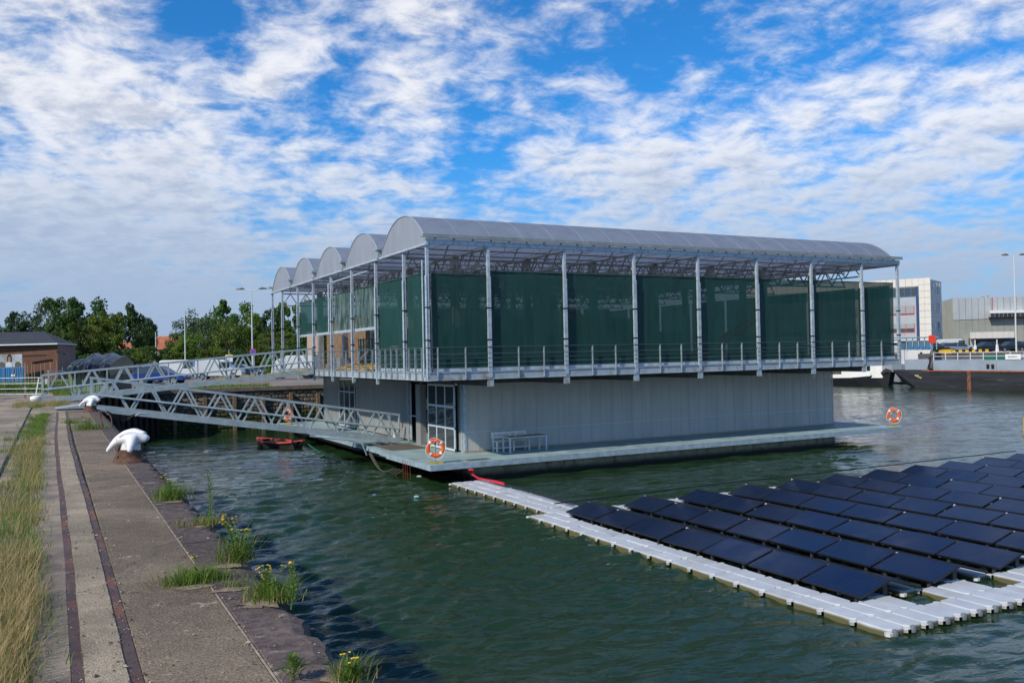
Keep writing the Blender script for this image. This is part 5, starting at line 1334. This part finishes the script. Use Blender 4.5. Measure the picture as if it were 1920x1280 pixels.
make_car('parked_car', paint('blue', (.01, .04, .22)), 'bright blue hatchback parked nearest, right of the tarpaulin container', AD(302, 73, 3.0), ex, 4.3, 1.5)
make_car('parked_car', paint('skyblue', (.05, .14, .36)), 'lighter blue car partly behind the blue hatchback', AD(268, 78, 3.0), ex + .2, 4.2, 1.5)
make_car('parked_van', paint('white', (.62, .64, .64)), 'white van parked behind the blue hatchback', AD(345, 92, 3.0), ex, 4.8, 2.0, 1.9, True)
make_car('parked_van', paint('white', (.62, .64, .64)), 'white van with red tail lights beside the direction sign', AD(412, 88, 3.0), ex + .1, 4.6, 1.95, 1.9, True)
make_car('parked_car', paint('navy', (.02, .035, .08)), 'dark blue car left of the street lamp pole', AD(452, 92, 3.0), ex, 4.4, 1.4)
make_car('parked_car', paint('grey', (.12, .13, .14)), 'dark grey car between the two white vans', AD(381, 100, 3.0), ex, 4.3, 1.45)
tr = thing('white_truck', 'small white box truck standing behind the right end of the upper gangway', 'truck', AD(563, 84, 3.0), ex)
MB().cbox(-1.2, 1.4, -1.0, 1.0, .6, 2.2, .05).build('cargo_box', paint('white', (.62, .64, .64)), tr); MB().prism([(-2.6, .5), (-2.5, 1.2), (-2.0, 1.9), (-1.25, 2.0), (-1.25, .5)], -.95, .95).build('cab', paint('white', (.62, .64, .64)), tr)
for x in (-2.0, .8):
    for sy in (-1, 1): MB().tube([(x, sy * .8, .45), (x, sy * 1.1, .45)], .45, 16).build('wheel', tyrem, tr)

# ------------------------------------------------------------------ right background
def cw(xc, yc, z): p = r0 * xc + f0 * yc; return Vector((p.x, p.y, z))
rz_off = math.atan2(r0.y, r0.x)
# office block, its own axes: x to the left face's far end reversed
D0 = 150; ox = (1747 - 960) / FPX * D0
la = Vector((-.786, .618)); ra = Vector((.618, .786))
def OP(s_, t_, z, out_=0.0): return cw(ox + la.x * s_ + ra.x * (t_ - out_), D0 + la.y * s_ + ra.y * (t_ - out_), z)
offm = mat('office_grey_cladding', (.36, .39, .42), .6, 0, .06, .5); offw = mat('office_cream_cladding', (.66, .62, .55), .6, 0, .05, .5); offs = mat('office_side', (.50, .51, .50), .6, 0, .06, .5)
OT = zat(520, 1747, D0)
of = thing('office_block', 'four-storey pale office block with cream frame and red-framed windows', 'building')
def slab(s0, s1, t0, t1, z0, z1, m, nm, par):
    return MB().add([OP(s0, t0, z0), OP(s1, t0, z0), OP(s1, t1, z0), OP(s0, t1, z0), OP(s0, t0, z1), OP(s1, t0, z1), OP(s1, t1, z1), OP(s0, t1, z1)], [(0, 3, 2, 1), (4, 5, 6, 7), (0, 1, 5, 4), (1, 2, 6, 5), (2, 3, 7, 6), (3, 0, 4, 7)]).build(nm, m, par)
slab(.02, 34, .05, 8.1, 2.8, OT - .3, offs, 'body', of)
# cream frame made of square panels
for k in range(12):
    zc0 = 3.0 + k * (OT - 3.0) / 12; slab(-.01, .95, -.12, .04, zc0 + .02, zc0 + (OT - 3.0) / 12 - .02, offw, 'frame_panel', of); slab(.97, 1.85, -.12, .04, zc0 + .02, zc0 + (OT - 3.0) / 12 - .02, offw, 'frame_panel', of)
for k in range(30): slab(1.87 + k * 1.05, 1.87 + k * 1.05 + 1.01, -.12, .04, OT - 1.35, OT, offw, 'frame_panel', of)
slab(1.9, 34, -.02, .045, 3.0, OT - 1.4, offm, 'facade', of)
slab(1.88, 2.35, -.06, .0, 4.2, OT - 1.45, mat('blue_strip', (.03, .06, .14), .3), 'blue_glass_strip', of)
redf = mat('window_red', (.55, .05, .03), .5); bluef = mat('window_blue', (.05, .12, .30), .5); blind = mat('blind_grey', (.30, .31, .32), .7)
def win(s0, s1, z0, z1, fm, div, upper, face='f'):
    if face == 'f':
        w_ = slab(s0, s1, -.045, -.03, z0, z1, glassd, 'window', of)
        for k in range(div + 1):
            s_ = s0 + (s1 - s0) * k / div; slab(s_ - .05, s_ + .05, -.09, -.05, z0, z1, fm, 'frame', w_)
        slab(s0, s1, -.093, -.05, z0 - .06, z0 + .06, fm, 'frame', w_)
        if upper: slab(s0 + .05, s1 - .05, -.06, -.046, z0 + (z1 - z0) * upper, z1, blind, 'blind', w_)
fh = (OT - 3.0) / 4
for k in range(4):
    for j in range(3):
        s0 = 2.0 + j * 9.6
        if k == 3: 
            win(s0, s0 + 8.8, OT - 3.05, OT - 1.5, bluef, 8, .0)
        elif j == 0 and k > 0 or j > 0:
            if k > 0:
                win(s0 + .7, s0 + 6.2, (7.3, 10.4)[k - 1], (8.8, 11.9)[k - 1], redf, 4, .45 if k == 1 else .12)
slab(2.5, 30, -.05, 0, 5.2, 5.5, black, 'canopy_shadow_gap', of); slab(2.4, 30, -.6, -.02, 5.55, 5.75, white, 'canopy', of)
for k in range(4):
    z = 3.0 + k * fh
    if k == 0: z += .1
    def sidewin(t0, t1, z0, z1):
        w_ = MB().add([OP(-.02, t0, z0), OP(-.02, t1, z0), OP(-.02, t1, z1), OP(-.02, t0, z1), OP(.01, t0, z0), OP(.01, t1, z0), OP(.01, t1, z1), OP(.01, t0, z1)], [(0, 1, 2, 3), (0, 4, 5, 1), (1, 5, 6, 2), (2, 6, 7, 3), (3, 7, 4, 0)]).build('window', glassd, of)
        slab(-.09, .01, t0 - .15, t0, z0 - .1, z1 + .1, whitef, 'frame', w_); slab(-.09, .01, t1, t1 + .5, z0 - .1, z1 + .1, white, 'frame', w_); slab(-.085, .01, (t0 + t1) / 2 - .1, (t0 + t1) / 2 + .1, z0, z1, whitef, 'frame', w_)
    sidewin(4.2, 6.4, z + .9, z + 2.6); sidewin(1.0, 2.0, z + 1.5, z + 2.2)
slab(26, 31, 2, 5, OT - .3, OT + .5, mat('plant_box', (.4, .4, .4), .7), 'roof_plant', of)
# industrial hall behind
hallm = mat('hall_cladding', (.30, .32, .31), .6, 0, .08, .4); halld = mat('hall_cladding_olive', (.31, .32, .28), .7, 0, .08, .4); hallu = mat('hall_upper', (.42, .45, .46), .6, 0, .06, .4)
hall = thing('industrial_hall', 'long grey-green industrial hall with cream canopy behind the parked cars', 'building')
Dh = 170
def QP(px, D, z): return AD(px, D, z)
def face(x0, x1, z0, z1, D, m, nm, par, th=.3, D1=None):
    D1 = D1 or D
    return MB().add([QP(x0, D, z0), QP(x1, D1, z0), QP(x1, D1, z1), QP(x0, D, z1), QP(x0, D + th, z0), QP(x1, D1 + th, z0), QP(x1, D1 + th, z1), QP(x0, D + th, z1)], [(0, 1, 2, 3), (7, 6, 5, 4), (0, 4, 5, 1), (1, 5, 6, 2), (2, 6, 7, 3), (3, 7, 4, 0)]).build(nm, m, par)
HT = zat(557.5, 1850, Dh)
face(1786, 1984, 2.8, HT - .05, Dh, halld, 'lower_wall', hall, 30)
for k in range(26): face(1767 + k * .8, 1767 + k * .8 + .74, 2.8, HT, Dh + 11 - k * .42, halld, 'wall_sheet', hall, .2)
for k in range(16):
    x0 = 1788 + k * 12; face(x0, x0 + 11.5, zat(600 - k * .5, x0, Dh), HT + .02, Dh - .25, hallu, 'upper_cladding_sheet', hall, .22)
for k in range(16):
    x0 = 1788 + k * 12; face(x0, x0 + 11.7, 2.9, zat(601 - k * .5, x0, Dh), Dh - .15, halld, 'lower_cladding_sheet', hall, .12)
face(1861.8, 1862.8, zat(583, 1862, Dh), HT, Dh - .4, redm, 'red_downpipe', hall, .1)
face(1857, 1990, zat(587, 1890, Dh), zat(582, 1890, Dh), Dh - 1.5, white, 'snow_white_awning', hall, 1.2)
face(1855, 1990, zat(596, 1890, Dh), zat(594, 1890, Dh), Dh - 1.5, black, 'gantry', hall, 1.2)
for k in range(8): face(1858 + k * 8, 1859 + k * 8, zat(595, 1890, Dh), zat(587, 1890, Dh), Dh - 1.5, galvd, 'gantry_post', hall, .3)
face(1853, 1856, HT, HT + .5, Dh + 2, galvd, 'roof_vent', hall, 1); face(1842, 1848, HT, HT + .3, Dh + 2, galvd, 'roof_vent', hall, 1)
# annex with cream canopy
De = 150
face(1800, 1904, 2.8, zat(633, 1850, De), De + 3, mat('annex_wall', (.12, .13, .11), .8), 'annex_wall', hall, 10)
for k in range(8): face(1819 + k * 10.4, 1819 + k * 10.4 + 10.1, zat(634, 1850, De), zat(622, 1850, De), De, offw, 'canopy_panel', hall, 4)
face(1800, 1816, 2.8, zat(626, 1805, De), De + 1, halld, 'annex_side', hall, 4)
face(1818, 1826, 2.8, zat(634, 1820, De), De + 1.5, hallu, 'annex_pier', hall, 1)
face(1832, 1872, 2.8, zat(643, 1850, De), De + 2.5, mat('roller_door', (.15, .11, .08), .7, 0, .1, 1), 'roller_door', hall, .3)
face(1830, 1896, zat(637, 1850, De), zat(634, 1850, De), De + 2.4, mat('blue_fascia', (.03, .12, .3), .6), 'blue_fascia', hall, .3); face(1895, 1899, 2.8, zat(634, 1897, De), De + 1, mat('blue_fascia', (.03, .12, .3), .6), 'blue_pier', hall, .4)
face(1790, 1797, zat(648, 1793, Dh), zat(639, 1793, Dh), Dh - .5, mat('blue_fascia', (.03, .12, .3), .6), 'window', hall, .2)
lamp(1905, 479, 118, 'tall street lamp at the right edge rising above the barge', 2, 2.95, 1.3)
# cars on the opposite quay
rcar = [(1751, 128, 'black', (.015, .017, .02), 'black car half hidden behind the red lifebuoy cabinet'), (1772, 132, 'darkblue', (.02, .04, .07), 'dark teal car second from left in the row'), (1797, 130, 'silverblue', (.24, .30, .38), 'silver blue car third in the row behind the yellow stripes'), (1846, 128, 'ink', (.012, .014, .03), 'black hatchback with red lights in front of the annex door'), (1892, 132, 'black', (.015, .017, .02), 'long black estate car near the right lamp post'), (1918, 136, 'darkteal', (.02, .06, .07), 'dark green car cut by the right edge of the picture')]
for (px, D, n_, c_, lab) in rcar: make_car('parked_car', paint(n_, c_), lab, AD(px, D, 3.8), rz_off + rnd.choice((.15, math.pi + .1)), 4.4, 1.5)
make_car('parked_van', paint('white', (.62, .64, .64)), 'white van behind the dark cars on the opposite quay', AD(1788, 140, 3.8), rz_off, 5.0, 2.1, 1.9, True)
b = MB()
strp = thing('kerb_barrier', 'low black and yellow striped kerb barrier in front of the parked cars', 'barrier')
yk = mat('stripe_yellow', (.75, .45, .01), .5)
for k in range(20):
    x0 = 1728 + k * 6.2; q = MB().bar(AD(x0, 118, 4.1), AD(x0 + 6.0, 118, 4.1), .25, .38).build('barrier_segment', yk if k % 2 else black, strp)
tag(MB().cbox(-.5, .5, -.3, .3, 0, .9).build('yellow_box', yk, None, loc=AD(1774, 112, 3.5), rz=rz_off), 'yellow box standing on the quay above the barge railing', 'box')
cab = thing('lifebuoy_cabinet', 'round-cornered red cabinet on a post at the quay behind the barge', 'cabinet', AD(1747.5, 110, 3.8), rz_off)
MB().prism([(-.28, 1.3), (-.33, 1.4), (-.33, 2.1), (-.25, 2.2), (.25, 2.2), (.33, 2.1), (.33, 1.4), (.28, 1.3)], -.15, .15).build('cabinet_box', mat('cabinet_red', (.75, .05, .02), .4), cab); MB().tube([(0, .1, 0), (0, .1, 1.35)], .05, 8).build('post', galv, cab)
cab.scale = (1.1, 1.1, 1.1)
# barge
bh = mat('barge_black', (.022, .024, .028), .7, .1, .4, .8, (.09, .085, .08), (.55, .72), 1.1, stretch=(1, .25, 2.2)); bgr = mat('barge_grey', (.28, .33, .38), .5, 0, .1, .5); brr = mat('barge_rust', (.30, .08, .03), .8, 0, .3, 2)
bg_ = thing('cargo_barge', 'long black-hulled cargo barge with grey coaming and white railing at the opposite quay', 'barge')
MB().prism([(0, -.6), (0, 2.0), (9.2, 2.0), (9.2, -.6)], -40, 69.5).add([(0, 69.5, -.6), (0, 69.5, 2.0), (9.2, 69.5, 2.0), (9.2, 69.5, -.6), (1.2, 73.2, .5), (.5, 74.0, 2.05), (8.7, 74.0, 2.05), (8, 73.2, .5)], [(0, 1, 5, 4), (1, 2, 6, 5), (2, 3, 7, 6), (3, 0, 4, 7), (4, 5, 6, 7)]).build('hull', bh, bg_, loc=(91, 0, 0))
MB().box(90.92, 91.0, -40, 69.5, 1.93, 2.06).build('rubbing_strake', brr, bg_)
v_ = AX(1817, 700, 91).y; MB().box(90.96, 91.0, v_ - .22, v_ + .22, 0, 1.93).build('rust_patch', mat('rust_orange', (.24, .085, .03), .85, 0, .5, 4, (.07, .05, .04), (.45, .6), 3), bg_)
for k in range(14): MB().box(91.5, 99.8, 68.4 - (k + 1) * 7.8, 68.4 - k * 7.8 - .03, 2.0, 3.22).build('coaming_plate', bgr, bg_)
for px in (1852, 1861): v_ = AX(px, 690, 91.4).y; MB().box(91.38, 91.5, v_ - .14, v_ + .14, 2.3, 2.75).build('vent', black, bg_)
b = MB(); v_ = 68.3
wr = MB()
for k in range(26):
    vv = 68.3 - k * 1.55; MB().box(91.5, 91.56, vv - .03, vv + .03, 3.22, 4.12).build('rail_post', white, bg_)
for z in (3.65, 4.10): MB().tube([(91.5, 68.3, z), (91.5, 10, z)], .03, 6).build('rail', white, bg_)
v_ = AX(1900, 680, 91.5).y; v2_ = AX(1886, 680, 91.5).y; v3_ = AX(1915, 680, 91.5).y
MB().box(91.42, 91.48, v3_, v2_, 3.28, 3.85).build('name_board', white, bg_)
for k in range(7): MB().box(91.40, 91.418, v3_ + .45 + k * .14, v3_ + .53 + k * .14, 3.5, 3.62).build('name_board_mark', bluef, bg_)
MB().box(91.0, 91.06, AX(1722, 700, 91).y, AX(1717, 700, 91).y, 1.3, 1.5).build('draught_mark', mat('mark_tan', (.4, .3, .15), .7), bg_)
MB().bar((90.95, AX(1716, 706, 91).y, 1.45), (90.95, AX(1729, 711, 91).y, 1.1), .1, .16).build('timber_fender', mat('mark_tan', (.4, .3, .15), .7), bg_)
for k, (v_, l_, hh, m_) in enumerate(((60, 3, .5, gb), (50, 4, .35, brr), (40, 5, .5, bgr), (30, 6, .45, galvd))): MB().cbox(93, 95, v_, v_ + l_, 3.23, 3.23 + hh).build('deck_gear', m_, bg_)
for k in range(3): MB().tube([(92.5 + k, 60, 3.45 + .1 * k), (92.5 + k, -30, 3.45 + .1 * k)], .16, 8).build('deck_pipe', galv, bg_)
# barge wheelhouse / bow works
MB().cbox(92, 97, 69.3, 72.6, 2.06, 3.3).build('forecastle', bgr, bg_); MB().tube([(92.3, 69.2, 2.1), (92.6, 69.2, 3.2), (93.5, 69.0, 3.3)], [.5, .6, .4], 10).build('winch', black, bg_)
# service boat with wheelhouse
tg = thing('work_boat', 'white and black work boat moored left of the barge under the farm overhang', 'boat')
hb_ = MB(); pr = [(75.3, .45, 1.75), (77.5, 1.5, 1.3), (80, 2.3, 1.05), (84, 2.5, .95), (90, 2.5, .95), (95, 2.3, 1.0)]
vs = []
for (v_, hw, z) in pr: vs += [(93.2 - hw * .8, v_ + .6, -.4), (93.2 - hw, v_, z), (93.2 + hw, v_, z), (93.2 + hw * .8, v_ + .6, -.4)]
hb_.add(vs, [(i * 4 + k, i * 4 + (k + 1) % 4, i * 4 + 4 + (k + 1) % 4, i * 4 + 4 + k) for i in range(5) for k in range(4)] + [(0, 1, 2, 3), (23, 22, 21, 20)]); hb_.build('hull', mat('boat_black', (.012, .014, .018), .5, 0, .2, 1), tg)
hb2 = MB()
for a, c in zip(pr[1:], pr[2:]): hb2.add([(93.2 - a[1] - .01, a[0], a[2] - .05), (93.2 - c[1] - .01, c[0], c[2] - .05), (93.2 - c[1] - .01, c[0], c[2] + .42), (93.2 - a[1] - .01, a[0], a[2] + .42), (93.2 - a[1] + .06, a[0], a[2] - .05), (93.2 - c[1] + .06, c[0], c[2] - .05), (93.2 - c[1] + .06, c[0], c[2] + .42), (93.2 - a[1] + .06, a[0], a[2] + .42)], [(0, 1, 2, 3), (3, 2, 6, 7), (4, 7, 6, 5)])
hb2.build('bulwark', white, tg)
MB().cbox(91.8, 94.5, 76.9, 82.2, 1.0, 3.7, .12).build('deckhouse', white, tg); MB().prismz([(92.3, 76.2), (94.1, 76.2), (94.5, 76.88), (91.8, 76.88)], 1.0, 2.6).build('deckhouse_front', white, tg)
MB().cbox(91.9, 94.4, 78.5, 81.8, 3.82, 5.4, .1).build('wheelhouse', white, tg)
for k in range(3): MB().box(91.74, 91.79, 77.6 + k * 1.5, 78.1 + k * 1.5, 1.9, 2.6).build('porthole', black, tg)
MB().box(91.75, 94.55, 76.6, 82.6, 3.71, 3.81).build('roof_rim', galv, tg)
lf_ = MB(); lf_.tube([(90.7, 82.2 + .3 * math.cos(a), 2.3 + .3 * math.sin(a)) for a in [6.283 * i / 16 for i in range(17)]], .06, 6); lf_.build('ring_buoy', orange, tg)
MB().tube([(92.4, 76.4, 1.5), (92.7, 75.9, 1.8), (93.0, 75.4, 1.7)], [.3, .4, .25], 10).build('bow_fender', black, tg)
b = MB()
for k in range(7): b.tube([(90.75, 84.5 + k * 1.4, 1.9), (90.75, 84.5 + k * 1.4, 2.6)], .025, 5)
b.tube([(90.75, 84.5, 2.6), (90.75, 93, 2.6)], .02, 5); b.build('side_rail', galv, tg)
# white wheelhouse with blue glazing right behind the farm's corner (second vessel)
wh = thing('wheelhouse_vessel', 'white wheelhouse with railings of a vessel behind the barge bow', 'boat', AD(1717, 116, 0), rz_off)
MB().cbox(-2.4, 2.2, -2, 2, .2, 2.6).build('hull', bgr, wh); MB().add([(-1.8, -1.6, 2.6), (.7, -1.6, 2.6), (1.2, -1.6, 4.4), (-1.8, -1.6, 4.4), (-1.8, 1.6, 2.6), (.7, 1.6, 2.6), (1.2, 1.6, 4.4), (-1.8, 1.6, 4.4)], [(0, 1, 2, 3), (7, 6, 5, 4), (0, 4, 5, 1), (1, 5, 6, 2), (2, 6, 7, 3), (3, 7, 4, 0)]).build('deckhouse', white, wh)
MB().box(-1.7, 1.6, -1.4, 1.4, 4.45, 5.6).build('glazing', mat('bridge_glass', (.10, .20, .26), .15), wh)
MB().box(-2.2, 2.1, -1.8, 1.8, 5.95, 6.08).build('bridge_roof', galv, wh)
for k in range(6): MB().bar((-1.9 + k * .78, -1.5, 4.4), (-1.9 + k * .78, -1.5, 5.95), .08, .08).build('mullion', galvl, wh)
for k in range(4): MB().cbox(-1.5 + k * .8, -1.1 + k * .8, -1.55, -1.42, 4.5, 4.85).build('blue_box', mat('blue_box', (.03, .2, .5), .5), wh)
MB().box(-.25, .05, -1.63, -1.6, 2.7, 4.1).build('door', black, wh)
MB().tube([(-3.0, -1.9, 2.7), (-3.0, -1.9, 6.4), (-2.2, -1.9, 6.4)], .05, 6).build('davit', galvl, wh)
# quay wall across the water
MB().box(99.9, 100.2, -300, 300, -1, 3.9).build('x', mat('opp_wall', (.08, .075, .07), .9, 0, .3, 1), None).name = 'opposite_quay_wall'
tag(bpy.data.objects['opposite_quay_wall'], 'dark quay wall behind the barges on the far side of the harbour', 'wall')
for k, px in enumerate((1828, 1869)): 
    q = AD(px, 122, 3.0); tag(MB().tube([q, q + zz * 2.6], .07, 6).add([q + zz * .9 + r0 * -.25, q + zz * .9 + r0 * .25, q + zz * 1.9 + r0 * .15, q + zz * 1.9 - r0 * .15], [(0, 1, 2, 3)]).build('flag_pole', white, None), 'slim white pole on the opposite quay, %s of the two' % ('left' if k == 0 else 'right'), 'pole', 'white poles')
p = G(1925, 812, 0)
tag(MB().tube([(0, 0, -1), (0, 0, .85)], .16, 14).build('mooring_pile', mat('pile_yellow', (.75, .48, .02), .5), None, loc=p), 'yellow mooring pile in the water at the right edge', 'pile')

# ------------------------------------------------------------------ cow at the feed barrier
cow = thing('cow', 'brown and cream cow reaching through the green feed barrier to eat straw', 'cow', (15.15, 45.35, DZ1), R(-8))
cowm = mat('cow_hide', (.34, .20, .10), .8, 0, .1, 3, (.55, .47, .36), (.48, .56), 2.2, coords='obj')
skinned('cow_body', [
    [((1.25, 0, .98), .27), ((.8, 0, .95), .31), ((.4, 0, .97), .27), ((.1, 0, 1.0), .18), ((-.15, 0, .88), .135), ((-.38, 0, .68), .12), ((-.52, 0, .52), .095), ((-.62, 0, .38), .07)],
    [(0, 0), ((1.65, 0, 1.02), .22), ((1.78, 0, 1.0), .05), ((1.82, 0, .6), .025)],
    [(2, 0), ((.42, .17, .7), .095), ((.42, .18, .4), .06), ((.42, .18, .05), .05)], [(2, 0), ((.42, -.17, .7), .095), ((.44, -.18, .4), .06), ((.44, -.18, .05), .05)],
    [(8, 0), ((1.68, .18, .72), .11), ((1.78, .19, .42), .06), ((1.72, .19, .05), .05)], [(8, 0), ((1.66, -.18, .72), .11), ((1.76, -.19, .42), .06), ((1.70, -.19, .05), .05)]], cowm, cow)
for s_ in (-1, 1):
    MB().tube([(-.30, s_ * .1, .78), (-.28, s_ * .22, .80), (-.30, s_ * .31, .76)], [.03, .055, .015], 8).build('ear', cowm, cow)
    MB().lathe([(0, -.02), (.02, 0), (0, .02)], (-.45, s_ * .09, .66), 8).build('eye', black, cow)
MB().lathe([(0, -.05), (.065, 0), (0, .05)], (-.66, 0, .36), 10).build('muzzle', mat('muzzle', (.35, .22, .18), .6), cow)
